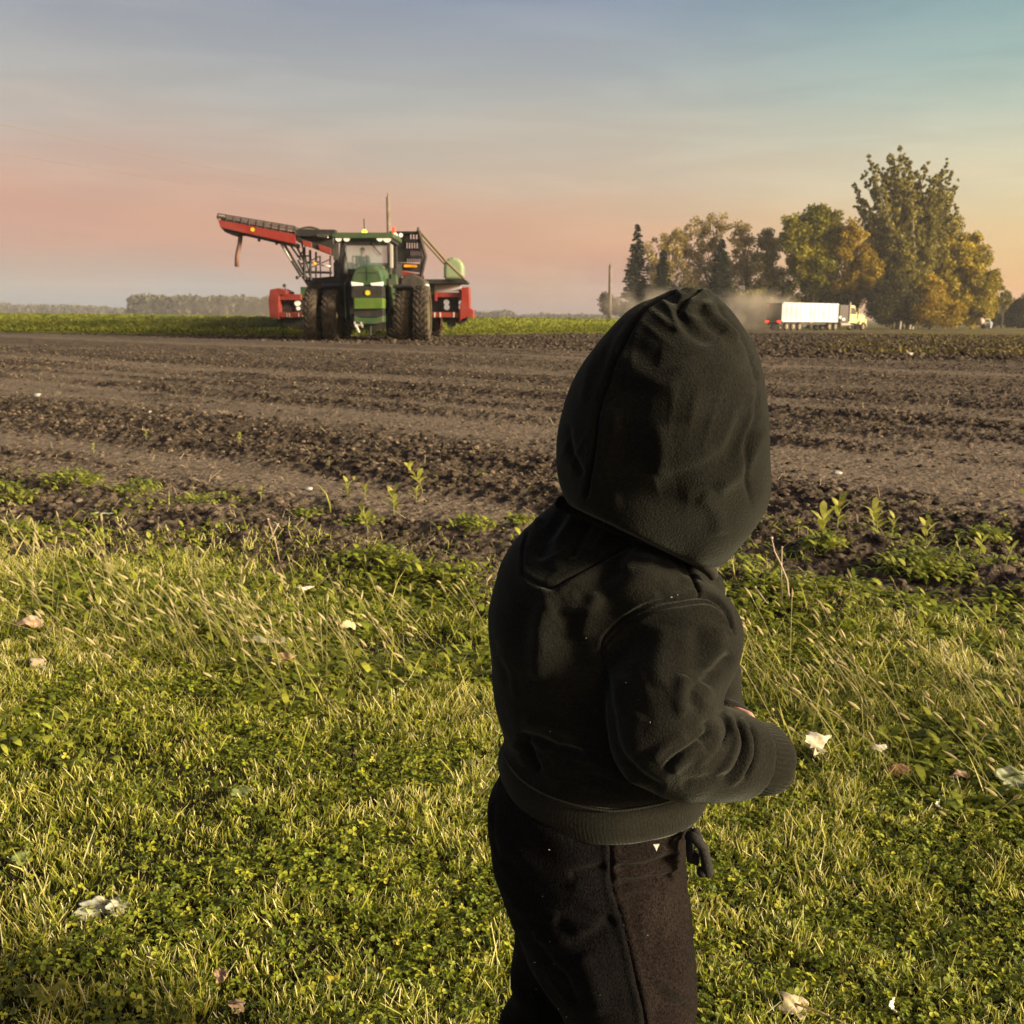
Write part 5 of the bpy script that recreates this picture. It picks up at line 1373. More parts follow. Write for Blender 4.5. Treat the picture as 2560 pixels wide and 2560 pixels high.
# hair under the hood
Hf = Field(hc-.11, hc+.11, .004)
Hf.ell(hc-fd*.004+np.array([0, 0, .006]), (.067, .067, .080), 0)
sl, X_, Y_, Z_ = Hf.sub(hc-.11, hc+.11)
Hf.cut(sl, ((X_-hc[0])*fd[0]+(Y_-hc[1])*fd[1]-.030-.6*np.maximum(Z_-hc[2]-.02, 0)).astype(np.float32)+0*Z_.astype(np.float32))
hv_, hf_ = Hf.mesh(); mesh_np('hair', relax(hv_, hf_, 1), hf_, mat('brown_hair', (.10, .055, .03), rough=.6), person, smooth=True)

# hood
hood_rows = [(721, 1712, 1758), (728, 1672, 1772), (738, 1640, 1790), (753, 1600, 1812), (787, 1556, 1840), (827, 1516, 1866), (885, 1478, 1892), (947, 1449, 1908), (1018, 1429, 1917), (1081, 1416, 1920), (1147, 1412, 1922), (1192, 1424, 1925), (1225, 1446, 1924), (1250, 1462, 1918), (1290, 1500, 1900), (1325, 1560, 1872), (1355, 1640, 1845), (1378, 1700, 1826), (1394, 1740, 1810)]
Hd = Field((-.02, .66, .56), (.34, .99, .91), .0024)
tab = [row(py, l_, r_, KY-.02 if py < 1250 else KY-.02, .98, 0, None) for py, l_, r_ in hood_rows]
tab = [(z, cx, cy, rx, max(ry, .02)*(1.0-.26*min(1, max(0, (rw[0]-1120)/170)))) for rw, (z, cx, cy, rx, ry) in zip(hood_rows, tab)]
Hd.stack(tab, 0)
# drape of the hood over the neck at the back, and far-side swell
Hd.ell(P(1446, 1140, .86), (.016, .05, .045), .03)
Hd.cone(P(1520, 1190, .82), .028, P(1600, 1250, .80), .042, .02)
Hd.cone(P(1600, 1250, .80), .042, P(1735, 1310, .80), .034, .02)
# neckline: cut what lies under the collar line
pa, pb_ = np.array(P(1395, 1243, .83)), np.array(P(1760, 1418, .77))
nn_ = np.cross(pb_-pa, np.array([0.10, .9, -.22])); nn_ /= np.linalg.norm(nn_)
if nn_[2] > 0: nn_ = -nn_
sl, X_, Y_, Z_ = Hd.sub(Hd.lo, Hd.lo+Hd.h*Hd.n)
pl_d = (X_-pa[0])*nn_[0]+(Y_-pa[1])*nn_[1]+(Z_-pa[2])*nn_[2]
Hd.cut(sl, pl_d.astype(np.float32)-.0015)
# hollow it and open it towards the face
gx, gy, gz = np.gradient(Hd.V, Hd.h); Hd.V = Hd.V/np.clip(np.sqrt(gx*gx+gy*gy+gz*gz), .35, 2.0)
shell = np.abs(Hd.V+.0030)-.0030
op = (X_-hc[0])*fd[0]+(Y_-hc[1])*fd[1]+0*Z_-.006
Hd.V = np.maximum(shell, (op-.070).astype(np.float32))
hv_, hf_ = Hd.mesh(); hv_ = relax(hv_, hf_, 3, .5); hv_, hf_ = subdivide(hv_, hf_)
seamA = [(1690, 722), (1650, 747), (1614, 769), (1574, 827), (1543, 885), (1520, 947), (1498, 1018), (1487, 1103), (1476, 1170), (1463, 1250)]
seamB = [(1752, 719), (1721, 744), (1694, 775)]
off = lambda pts, dx, dy: [(x+dx, y+dy) for x, y in pts]
hood_st = [(seamA, 4.6, -3.6, .02), (off(seamA, -11, -3), 10, .9, .05), (off(seamA, 12, 3), 11, 1.0, .05), (seamB, 5, -3.4, .02), (off(seamB, 14, 8), 12, 2.2, .1), (off(seamB, -16, -6), 12, 2.2),
    ([(1620, 722), (1668, 745), (1690, 772), (1712, 812), (1755, 840), (1800, 850)], 17, -4.0), ([(1640, 735), (1672, 765), (1690, 800), (1700, 830)], 11, 3.5), ([(1760, 745), (1782, 790), (1815, 818), (1850, 850)], 12, 3.0), ([(1738, 770), (1770, 805), (1810, 835)], 14, -2.5),
    ([(1788, 745), (1808, 785), (1850, 835), (1880, 900), (1893, 960)], 6, -3.2, .1), ([(1780, 740), (1800, 790), (1840, 845), (1868, 905)], 14, 2.2),
    ([(1893, 960), (1893, 1040), (1870, 1100), (1862, 1180), (1880, 1270)], 7, -2.6), ([(1880, 990), (1850, 1085), (1800, 1150), (1720, 1190), (1640, 1214)], 26, -5.0), ([(1905, 1060), (1880, 1130), (1845, 1180), (1790, 1230)], 20, 3.5),
    ([(1547, 885), (1590, 925), (1640, 955), (1700, 975)], 24, 2.2), ([(1560, 850), (1610, 880), (1650, 890)], 22, -1.6), ([(1590, 945), (1570, 1020), (1560, 1110), (1570, 1190)], 55, -6.0), ([(1690, 900), (1720, 980), (1725, 1060)], 45, 3.0),
    ([(1538, 1250), (1620, 1240), (1720, 1245)], 22, -1.8), ([(1750, 1235), (1790, 1280), (1800, 1340)], 22, 1.8),
    ([(1425, 1060), (1424, 1110), (1440, 1160), (1460, 1190)], 9, -3.2), ([(1500, 860), (1475, 930), (1455, 1010)], 10, 1.5), ([(1560, 800), (1520, 870), (1490, 960)], 8, -1.0),
    ([(1540, 1020), (1525, 1130), (1510, 1220)], 18, 2.2), ([(1640, 1060), (1655, 1130), (1640, 1190)], 20, 2.2)]
hv_ = sculpt(hv_, hf_, hood_st); hv_ = hv_+vnormals(hv_, hf_)*(noise3(hv_, 18, 5)*.0026+noise3(hv_, 48, 9)*.0007)[:, None]
for q_ in ((1720, 790, 190, 110, 20, 30, 2.6, 11), (1560, 900, 120, 200, 105, 34, 1.8, 12), (1850, 1050, 110, 280, 98, 30, 2.4, 13), (1480, 1130, 90, 150, 100, 24, 2.2, 15), (1700, 1050, 220, 200, 140, 60, 2.2, 16)):
    hv_ = crinkle(hv_, hf_, *q_)
hood = mesh_np('hood', hv_, hf_, cloth_olive, person, smooth=True)

# sweatshirt: trunk and both sleeves
Sw = Field((-.03, .62, .38), (.36, 1.03, .73), .0024)
trunk_rows = [(1256, 1405, 1600, 0), (1290, 1352, 1700, 0), (1342, 1296, 1765, 0), (1387, 1260, 1790, 0), (1422, 1243, 1800, 0), (1485, 1232, 1806, 0), (1538, 1221, 1800, 0), (1600, 1219, 1795, 0), (1645, 1226, 1790, 0), (1712, 1230, 1780, 0), (1765, 1237, 1770, 0), (1810, 1250, 1762, 0), (1845, 1264, 1755, 0), (1880, 1254, 1760, 0), (1908, 1244, 1764, 0), (1935, 1250, 1766, 0), (1960, 1262, 1768, 0)]
tab = []
for py, l_, r_, _ in trunk_rows:
    f_ = min(1.0, .62+(py-1250)/420.0)
    tab.append(row(py, l_, r_, .855, .78, 0, None))
tab = [(z, cx, cy+(.0 if i > 4 else .004*(4-i)), rx, ry*min(1.0, .72+.07*i)) for i, (z, cx, cy, rx, ry) in enumerate(tab)]
Sw.stack(tab, 0, 2.15)
arm_r = [C(1692, 1628, .800, 146), C(1655, 1740, .775, 134), C(1660, 1846, .765, 126), C(1722, 1882, .768, 112), C(1790, 1886, .775, 104), C(1842, 1892, .782, 99), C(1858, 1893, .784, 97)]
Sa = Field(Sw.lo, Sw.lo+Sw.h*(Sw.n-1), Sw.h); Sa.chain(arm_r, .012)
sl, X_, Y_, Z_ = Sa.sub(Sa.lo, Sa.lo+Sa.h*Sa.n); q0 = np.array(C(1868, 1893, .780, 1)[0]); qa = np.array(C(1930, 1904, .791, 1)[0])-q0; qa /= np.linalg.norm(qa)
Sa.cut(sl, ((X_-q0[0])*qa[0]+(Y_-q0[1])*qa[1]+(Z_-q0[2])*qa[2]-.0035).astype(np.float32))
Sa.cone(C(1600, 1480, .80, 1)[0], .030, C(1730, 1570, .80, 1)[0], .034, .03)
arm_l = [C(1716, 1545, .900, 100), C(1742, 1600, .920, 88), C(1766, 1690, .938, 80), C(1772, 1770, .94, 76), C(1800, 1806, .915, 70), C(1815, 1812, .90, 66)]
Sa.chain(arm_l, .01)
a_, b_ = Sw.V, Sa.V; kk = .007; hh = np.clip(.5+.5*(a_-b_)/kk, 0, 1)
Sw.V = a_*(1-hh)+b_*hh-kk*hh*(1-hh)
# open the neck
sl, X_, Y_, Z_ = Sw.sub(Sw.lo, Sw.lo+Sw.h*Sw.n)
hvp = (X_-pa[0])*nn_[0]+(Y_-pa[1])*nn_[1]+(Z_-pa[2])*nn_[2]
Sw.cut(sl, (-hvp-.002).astype(np.float32))
sv, sf = Sw.mesh(); sv = relax(sv, sf, 3, .5); sv, sf = subdivide(sv, sf)
yoke = [(1347, 1276), (1322, 1307), (1316, 1335), (1307, 1370), (1306, 1405), (1311, 1440), (1347, 1463), (1382, 1469), (1409, 1454), (1471, 1418), (1538, 1382), (1565, 1369)]
armh = [(1503, 1640), (1504, 1612), (1516, 1588), (1560, 1547), (1627, 1511), (1694, 1496), (1761, 1491), (1796, 1507), (1819, 1534), (1832, 1575)]
shs = [(1668, 1350), (1707, 1400), (1734, 1449), (1750, 1489)]
hemseam = [(1262, 1852), (1272, 1875), (1293, 1907), (1338, 1956), (1405, 2000)]
arm_edge = [(1506, 1620), (1512, 1680), (1519, 1740), (1530, 1800), (1538, 1850), (1562, 1900), (1610, 1950), (1660, 1978)]
sw_st = [(yoke, 4.6, -3.4, .02), (off(yoke, 0, -12), 9, 1.0, .1), (off(yoke, 4, 12), 10, 1.3, .1), (armh, 4.4, -3.6, .02), (off(armh, 4, 15), 3.6, -2.0, .02), (off(armh, 0, -12), 9, 1.3, .05), (off(armh, 6, 26), 11, 1.6, .05), (shs, 4.6, -3.4, .02), (off(shs, 12, -4), 8, 1.3), 
    (arm_edge, 14, -5.5, .05),
    ([(1378, 1476), (1356, 1556), (1347, 1640), (1352, 1700)], 24, 5.5), ([(1430, 1520), (1425, 1600), (1440, 1690)], 44, -8.5), ([(1320, 1500), (1300, 1580), (1290, 1660)], 30, -3.0), ([(1500, 1480), (1465, 1540), (1450, 1600)], 20, 3.0),
    ([(1445, 1290), (1409, 1347), (1382, 1430)], 17, 4.0), ([(1405, 1292), (1370, 1345), (1345, 1400)], 17, -4.0), ([(1480, 1305), (1450, 1345), (1430, 1400)], 14, -3.5), ([(1520, 1320), (1500, 1355), (1480, 1390)], 13, 3.0), ([(1552, 1330), (1560, 1350), (1590, 1378)], 8, -3.5), ([(1610, 1345), (1590, 1380), (1560, 1430)], 16, 3.0), ([(1350, 1285), (1335, 1330), (1325, 1380)], 12, 2.5),
    ([(1640, 1400), (1600, 1440), (1520, 1490)], 22, 2.5), ([(1560, 1420), (1500, 1450), (1440, 1500)], 18, -2.5), ([(1700, 1430), (1690, 1470), (1640, 1490)], 16, -2.0),
    # sleeve: shoulder, elbow crook, forearm
    ([(1600, 1560), (1570, 1620), (1555, 1700)], 24, -3.2), ([(1660, 1560), (1650, 1640), (1640, 1720)], 28, 3.0), ([(1740, 1560), (1745, 1620), (1735, 1690)], 24, -3.0), ([(1800, 1560), (1800, 1620), (1770, 1680)], 18, 2.6),
    ([(1836, 1640), (1805, 1662), (1775, 1695), (1762, 1712)], 18, -7.0), ([(1765, 1703), (1734, 1722), (1728, 1752), (1752, 1782)], 13, -2.6), ([(1780, 1722), (1758, 1740), (1770, 1768), (1792, 1775)], 20, 3.2), ([(1715, 1690), (1700, 1730), (1708, 1790)], 16, 3.8),
    ([(1656, 1926), (1690, 1892), (1735, 1860), (1775, 1828)], 6, -4.5), ([(1680, 1930), (1715, 1900), (1762, 1872)], 13, 3.0), ([(1630, 1900), (1670, 1860), (1720, 1835)], 15, 2.4),
    ([(1796, 1775), (1812, 1800), (1818, 1830), (1800, 1870)], 8, -4.5), ([(1812, 1788), (1832, 1818), (1838, 1856), (1818, 1905), (1780, 1945)], 8, 3.4), ([(1830, 1795), (1850, 1830), (1856, 1868), (1836, 1920), (1800, 1958)], 7, -4.2), ([(1848, 1800), (1868, 1840), (1872, 1880), (1852, 1930), (1822, 1965)], 7, 3.0), ([(1866, 1815), (1882, 1850), (1880, 1900), (1856, 1950)], 6, -4.5),
    ([(1780, 1800), (1790, 1840), (1770, 1880), (1735, 1915)], 11, 3.0), ([(1760, 1800), (1768, 1830), (1750, 1860)], 8, -3.5), ([(1700, 1960), (1760, 1945), (1820, 1930)], 12, -2.5), ([(1600, 1780), (1580, 1830), (1600, 1880)], 24, 2.6),
    # small of the back
    ([(1290, 1836), (1340, 1852), (1400, 1875), (1471, 1894)], 11, -5.0), ([(1307, 1845), (1329, 1894), (1350, 1930)], 11, -6.5), ([(1282, 1850), (1300, 1885), (1318, 1920)], 13, 3.2), ([(1340, 1875), (1365, 1925), (1400, 1960)], 15, 3.0), ([(1300, 1800), (1380, 1815), (1450, 1840)], 20, 3.4),
    ([(1400, 1900), (1470, 1940), (1560, 1975)], 20, -2.8), ([(1440, 1890), (1520, 1925), (1600, 1960)], 16, 2.4),
    ([(1225, 1600), (1250, 1650), (1275, 1710)], 12, -2.0), ([(1235, 1620), (1270, 1680), (1290, 1760)], 10, 1.8), ([(1400, 1720), (1450, 1770), (1490, 1790)], 22, -3.0), ([(1330, 1720), (1400, 1760), (1470, 1830)], 20, 2.5)]
sv = sculpt(sv, sf, sw_st); sv = sv+vnormals(sv, sf)*(noise3(sv, 20, 15)*.0032+noise3(sv, 52, 19)*.0008)[:, None]
for q_ in ((1735, 1850, 150, 120, -52, 34, 2.0, 1), (1420, 1340, 170, 110, -60, 26, 2.4, 4), (1340, 1880, 150, 70, 25, 24, 2.6, 5), (1470, 1930, 220, 60, 12, 26, 2.2, 6), (1380, 1620, 170, 190, 60, 44, 2.6, 7), (1600, 1780, 110, 160, 80, 34, 2.2, 8), (1700, 1420, 120, 80, 30, 30, 2.0, 10)):
    sv = crinkle(sv, sf, *q_)
shirt = mesh_np('sweatshirt', sv, sf, cloth_olive, person, smooth=True)

def loop_mesh(name, rings, m, parent, closed=True, th=.0016, smooth=True):
    """band lofted through rings (each list of points); given a little thickness"""
    R_n = np.array([[tuple(p) for p in r_] for r_ in rings]); a, k_ = R_n.shape[:2]
    cen = R_n.mean(1, keepdims=True); inn = R_n-(R_n-cen)/np.linalg.norm(R_n-cen, axis=2, keepdims=True)*th
    V = np.concatenate([R_n.reshape(-1, 3), inn[::-1].reshape(-1, 3)]); A = 2*a
    F = [(i*k_+j, i*k_+(j+1) % k_, ((i+1) % A)*k_+(j+1) % k_, ((i+1) % A)*k_+j) for i in range(A) for j in range(k_)]
    return mesh_np(name, V, np.array(F), m, parent, smooth=smooth)
# ribbed cuffs
def cuff(c0, c1, c2, r0, r1, r2, nrib=46):
    c0, c1, c2 = map(Vector, (c0, c1, c2)); ax_ = (c2-c0).normalized(); u = ax_.orthogonal().normalized(); w_ = ax_.cross(u)
    rings = []
    for i in range(9):
        t = i/8; c = c0.lerp(c2, t); r_ = r0*(1-t)**2+2*r1*t*(1-t)+r2*t*t
        if i == 0: r_ *= .93
        if i == 8: r_ *= .95
        ring = []
        for j in range(nrib*6):
            a = 2*math.pi*j/(nrib*6); rr_ = r_+.00030*math.cos(a*nrib)+.0012*math.sin(3*a+1.2)*t+.0008*math.sin(5*a)*t
            ring.append(c+(u*math.cos(a)+w_*math.sin(a))*rr_)
        rings.append(ring)
    return rings
c0, r0 = C(1868, 1893, .780, 84); c2, r2 = C(1930, 1904, .791, 87)
loop_mesh('cuff', cuff(c0, c0, c2, r0*1.0, r0*1.13, r2*1.0), rib_olive, person, th=.003)
c0, r0 = C(1812, 1812, .902, 62); c2, r2 = C(1842, 1818, .885, 58)
loop_mesh('cuff', cuff(c0, c0, c2, r0, r0*1.08, r2), rib_olive, person, th=.003)

# waist band of the sweatshirt: ring seen slightly from above
def band_ring(py_c, l_, r_, ry, dz=0.0, tilt=0.0, k_=900, sc_=1.0, cy=.855, up=0.0):
    z, cx, _, rx, _ = row(py_c, l_, r_, cy, 1)
    out = []
    for j in range(k_):
        a = 2*math.pi*j/k_
        w_ = 1+.012*math.sin(3*a+.5)+.008*math.sin(7*a)+.0008*math.cos(a*170)
        out.append((cx+rx*sc_*w_*math.cos(a), cy+ry*sc_*w_*math.sin(a), z+dz+tilt*math.cos(a)+.0012*math.sin(4*a+1)+.017*min(0, math.sin(a))*max(0, min(1, (py_c-1850)/60))+up*max(0, -math.cos(a))))
    return out
rings = [band_ring(1896, 1262, 1756, .0745, 0, .001, sc_=.975, up=.012), band_ring(1902, 1254, 1760, .0765, 0, .001, up=.010), band_ring(1910, 1246, 1766, .0780, 0, 0, up=.006), band_ring(1922, 1243, 1770, .0785, 0, 0), band_ring(1942, 1248, 1772, .0780, 0, -.001), band_ring(1958, 1254, 1772, .0765, 0, -.001), band_ring(1966, 1262, 1768, .0735, 0, -.001)]
hb_ = loop_mesh('hem_band', rings, rib_olive, person, th=.004)
stm = mat('stitching', (.045, .041, .031), rough=.9)
mb = MB()
r_s = band_ring(1892, 1250, 1764, .0780, 0, .001, k_=260, sc_=1.012, up=.012)
for j in range(0, 260):
    a_ = Vector(r_s[j]); b2 = Vector(r_s[(j+1) % 260]); mb.tube([a_.lerp(b2, .1), a_.lerp(b2, .75)+Vector((0, 0, -.0006))], .0007, 4)
mb.build('seam_stitching', stm, person)

# collar casing, laid along the seam where hood and sweatshirt meet
spx, spy, sdp = project(sv)
def surf(px, py, back=0.0, rad=12):
    k_ = np.where((np.abs(spx-px) < rad) & (np.abs(spy-py) < rad))[0]
    y = sv[k_[np.argmin(sdp[k_])], 1] if len(k_) else .80
    return P(px, py, y+back)
rp = [(1399, 1247), (1430, 1262), (1471, 1280), (1538, 1312), (1605, 1336), (1663, 1354), (1700, 1372), (1730, 1396)]
pc = []
for i in range(len(rp)-1):
    for t in np.linspace(0, 1, 14)[:-1]:
        pc.append(surf(rp[i][0]*(1-t)+rp[i+1][0]*t, rp[i][1]*(1-t)+rp[i+1][1]*t+8, -.002))
for _ in range(6): pc = [pc[0]]+[(pc[i-1]+pc[i]*2+pc[i+1])/4 for i in range(1, len(pc)-1)]+[pc[-1]]
fine = []
for i in range(len(pc)-1):
    for t in (0, .25, .5, .75): fine.append(pc[i].lerp(pc[i+1], t))
rad = [.0050*(1+.13*math.sin(i*.95)+.05*math.sin(i*.31))*(1-.35*i/len(fine)) for i in range(len(fine))]
mb = MB(); mb.tube(fine, rad, 14)
gather = mb.build('collar_casing', cloth_olive, person, smooth=True)

# trousers
Pf = Field((-.03, .66, .035), (.30, 1.05, .50), .0026)
prow = [(1905, 1262, 1745), (1956, 1250, 1745), (2000, 1228, 1742), (2067, 1217, 1728), (2134, 1221, 1705), (2200, 1241, 1704), (2240, 1258, 1708), (2275, 1278, 1712)]
tab = [row(py, l_, r_, .855, .80, 0, None) for py, l_, r_ in prow]
Pf.stack(tab, 0, 2.2)
Pl = Field(Pf.lo, Pf.lo+Pf.h*(Pf.n-1), Pf.h)
Pl.chain([C(1488, 2235, .845, 215), C(1520, 2330, .835, 198), C(1558, 2430, .822, 166), C(1582, 2520, .815, 142), ((kr[0]+.002, .80, .14), .040), ((ar[0], .80, .055), .036)], .02)
kk = .012; a_, b_ = Pf.V, Pl.V; hh = np.clip(.5+.5*(a_-b_)/kk, 0, 1); Pf.V = a_*(1-hh)+b_*hh-kk*hh*(1-hh)
Pm = Field(Pf.lo, Pf.lo+Pf.h*(Pf.n-1), Pf.h)
Pm.chain([C(1440, 2230, .90, 150), C(1392, 2360, .915, 98), C(1372, 2450, .915, 84), C(1376, 2540, .915, 80), ((kl[0]-.008, .92, .14), .038), ((al[0], .93, .055), .034)], .02)
kk = .005; a_, b_ = Pf.V, Pm.V; hh = np.clip(.5+.5*(a_-b_)/kk, 0, 1); Pf.V = a_*(1-hh)+b_*hh-kk*hh*(1-hh)
tv, tf = Pf.mesh(); tv = relax(tv, tf, 3, .5); tv, tf = subdivide(tv, tf)
side = [(1525, 2090), (1527, 2150), (1528, 2200), (1536, 2240), (1552, 2289), (1562, 2330), (1574, 2378), (1590, 2450), (1605, 2512), (1615, 2570)]
tr_st = [(side, 3.5, -1.7, .02), (off(side, -12, 0), 10, 1.6, .05), (off(side, 12, 0), 10, 1.6, .05),
    ([(1530, 2172), (1600, 2168), (1670, 2152), (1705, 2140)], 8, -4.5), ([(1530, 2150), (1610, 2142), (1690, 2118)], 11, 3.2), ([(1530, 2212), (1600, 2204), (1660, 2190), (1708, 2182)], 8, -4.0), ([(1530, 2192), (1620, 2186), (1700, 2165)], 10, 2.8), ([(1540, 2250), (1600, 2236), (1660, 2222)], 12, -2.5), ([(1545, 2232), (1620, 2220), (1700, 2208)], 11, 2.4),
    ([(1670, 2120), (1690, 2135), (1702, 2160)], 8, 3.0), ([(1420, 2190), (1470, 2175), (1520, 2165)], 14, -2.8), ([(1380, 2300), (1440, 2345), (1500, 2320), (1530, 2290)], 18, -4.0), ([(1330, 2330), (1370, 2350), (1440, 2340), (1520, 2300)], 18, 3.6), ([(1347, 2383), (1380, 2420), (1409, 2445), (1425, 2480), (1436, 2512)], 12, -4.5), ([(1250, 2150), (1330, 2200), (1440, 2220)], 24, -2.5), ([(1270, 2250), (1340, 2290), (1400, 2300)], 20, 2.5),
    ([(1640, 2450), (1690, 2480), (1722, 2490)], 14, 2.8), ([(1630, 2480), (1680, 2505), (1718, 2515)], 12, -2.8), ([(1240, 2000), (1236, 2080), (1242, 2160)], 8, -1.5), ([(1660, 2300), (1680, 2380), (1690, 2450)], 30, 2.5), ([(1450, 2380), (1480, 2450), (1500, 2540)], 26, 3.0)]
tv = sculpt(tv, tf, tr_st); tv = tv+vnormals(tv, tf)*(noise3(tv, 22, 25)*.0045+noise3(tv, 52, 29)*.0016)[:, None]
for q_ in ((1615, 2165, 130, 100, -8, 20, 2.6, 21), (1420, 2330, 200, 120, 20, 34, 3.0, 22), (1660, 2490, 120, 90, 10, 26, 2.6, 23), (1400, 2470, 110, 120, 60, 26, 2.6, 24), (1330, 2120, 180, 160, 30, 46, 2.4, 25), (1640, 2330, 110, 170, 80, 40, 1.6, 26), (1480, 2190, 120, 80, -10, 24, 2.2, 27)):
    tv = crinkle(tv, tf, *q_)
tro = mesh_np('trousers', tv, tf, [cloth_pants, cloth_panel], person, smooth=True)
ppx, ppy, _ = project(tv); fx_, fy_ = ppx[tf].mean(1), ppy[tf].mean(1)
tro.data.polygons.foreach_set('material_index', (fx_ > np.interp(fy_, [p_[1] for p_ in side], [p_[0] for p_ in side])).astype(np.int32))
# drawstring hanging in front
mb = MB()
mb.tube([P(1718, 2088, .795), P(1738, 2096, .79), P(1757, 2118, .79), P(1765, 2150, .792), P(1768, 2178, .795)], [.0042, .0044, .0045, .0045, .0050], 12)
mb.ell(P(1770, 2180, .795), (.0052, .0052, .0046)); mb.ell(P(1755, 2180, .795), (.0048, .0048, .0046))
mb.tube([P(1726, 2082, .80), P(1742, 2078, .80), P(1748, 2100, .80)], .0036, 10)
mb.tube([P(1724, 2096, .80), P(1724, 2120, .80), P(1726, 2150, .80), P(1738, 2158, .80), P(1742, 2130, .80)], .0034, 10)
mb.build('drawstring', mat('black_cord', (.012, .010, .010), rough=.9, bump=.0012, bscale=400), person, smooth=True)
mb = MB(); c = P(1640, 2112, .762); mb.prism([(c.x-.0025, c.z+.0012), (c.x+.0025, c.z+.0016), (c.x+.0012, c.z-.0014), (c.x+.0004, c.z-.0046), (c.x-.0008, c.z-.0016)], c.y-.0022, c.y-.0012); mb.build('shirt_tag', mat('white_tag', (.75, .76, .70), rough=.6), person)
# t-shirt neck at the throat
mb = MB(); mb.tube([P(1740, 1402, .794), P(1762, 1414, .792), P(1776, 1425, .793), P(1784, 1442, .796)], [.0055, .0058, .0055, .0040], 12); mb.build('inner_collar', mat('brown_rib', (.014, .011, .007), rough=.9), person, smooth=True)
# a few bits of lint caught on the cloth
# lint caught on the cloth
rl = random.Random(4); lm_ = mat('lint', (.32, .29, .26), rough=1.0)
mb = MB(); tpx, tpy, td = project(tv); tn = vnormals(tv, tf); cn = (tn*(np.array([0, 0, CAMH])-tv)).sum(1) > .15
for _ in range(90):
    i_ = rl.randrange(len(tv))
    if not cn[i_]: continue
    p = Vector(tv[i_])+Vector(tn[i_])*.0006; r_ = .00013+.00024*rl.random()**3; d = Vector((rl.gauss(0, 1), rl.gauss(0, 1), rl.gauss(0, 1))).normalized()*r_*(1+2.5*rl.random())
    mb.tube([p-d, p+d], r_, 4)
mb.build('lint', lm_, person)
mb = MB()
for (x, y) in ((1682, 1497), (1697, 1481), (1805, 1187), (1371, 1832), (1750, 760), (1560, 1700), (1460, 1600), (1620, 1800), (1418, 1137)):
    k_ = np.where((np.abs(spx-x) < 6) & (np.abs(spy-y) < 6))[0]
    p = Vector(sv[k_[np.argmin(sdp[k_])]]) if len(k_) else None
    if p is None or y < 1450: continue
    mb.ell(p+Vector((0, -.0006, 0)), (.0010 if x == 1682 else .00045, .0004, .0005), 6, 4)
mb.build('lint', lm_, person)
# little shoes
shm = mat('dark_shoe', (.03, .028, .026), rough=.7)
for a_ in (ar, al):
    Fs = Field(a_-[.06, .06, .05], a_+[.12, .09, .03], .004)
    Fs.cone(a_+[-.012, 0, -.022], .027, a_+[.066, .032, -.026], .024, .01)
    sl, X_, Y_, Z_ = Fs.sub(Fs.lo, Fs.lo+Fs.h*Fs.n); Fs.cut(sl, (a_[2]-.041-Z_+0*X_+0*Y_).astype(np.float32))
    v_, f_ = Fs.mesh(); mesh_np('shoe', relax(v_, f_, 2), f_, shm, person, smooth=True)
# ------------------------------------------------------------------ fallen leaves and single plants
rng = np.random.default_rng(9)
random.seed(9)
def leaf_thing(label, px, py, size, col, col2, rot=0, asp=.75, lobes=5, curl=.35, tilt=(0.25, 0), z=.025, group='dead leaves lying on the lawn', two=False, stem=False, name='dead_leaf', cat='leaf'):
    z = z*.72; size = size*1.18
    c = PG(px, py, z)
    rs = random.Random(px*7+py)
    m = mat(name+'_skin', col, rough=.75, col2=col2, scale=60, detail=5, bump=.0008, bscale=180, trans=.15)
    root_o = None
    def one(off, rz, s, par):
        vs = []; fs = []; nr_, na = 7, 64
        jit = [rs.uniform(-.13, .10) for _ in range(na)]; jit = [(jit[q_-1]+2*jit[q_])/3 for q_ in range(na)]
        q = Matrix.Rotation(rz, 3, 'Z') @ Matrix.Rotation(tilt[0], 3, 'X') @ Matrix.Rotation(tilt[1], 3, 'Y')
        ph = rs.random()*6
        for i in range(nr_+1):
            for j in range(na):
                a = 2*math.pi*j/na
                r_ = s*(1+jit[j]*(i/nr_)**3+.13*math.cos(lobes*a+ph)+.12*math.cos(2*a+ph*3)+.09*math.cos((lobes+2)*a+ph*2)+.05*math.sin(11*a+ph)+.03*math.sin(17*a+2*ph))*(i/nr_)
                x = r_*math.cos(a); y = r_*math.sin(a)*asp
                zz_ = curl*s*(.55*(x/s)**2*math.cos(ph)-.45*(y/s)**2+.22*math.sin(x/s*4+ph)+.28*math.sin(y/s*5+x/s*2+ph*2)+.12*math.sin(x/s*11+y/s*7)+.06*math.cos(a*lobes)*(i/nr_)+.10*abs(math.sin(a*lobes/2))*(i/nr_))
                vs.append(q @ Vector((x, y, zz_))+c+Vector(off))
        for i in range(nr_):
            for j in range(na): fs.append((i*na+j, (i+1)*na+j, (i+1)*na+(j+1) % na, i*na+(j+1) % na))
        mb = MB(); mb.add(vs, fs)
        o = mb.build(name, m, par, loc=tuple(c) if par is None else None, smooth=True)
        sd_ = o.modifiers.new('solid', 'SOLIDIFY'); sd_.thickness = .0008
        return o
    if stem or two:
        root = empty(name, c); tag(root, label, cat, group)
        b1 = one((0, 0, 0), R(rot), size, root); b1.name = 'blade'
        if two:
            b2_ = one((size*1.45, size*.1, .004), R(rot+70), size*.85, root); b2_.name = 'blade'
        if stem:
            mb = MB(); mb.tube([c, c+Vector((size*1.2, -size*.7, 0)), c+Vector((size*3.2, -size*1.6, -.01))], [.0014, .0012, .0008], 6); mb.build('leaf_stalk', mat('leaf_stalk', (.35, .22, .12), rough=.7), root)
    else:
        o = one((0, 0, 0), R(rot), size, None); tag(o, label, cat, group)
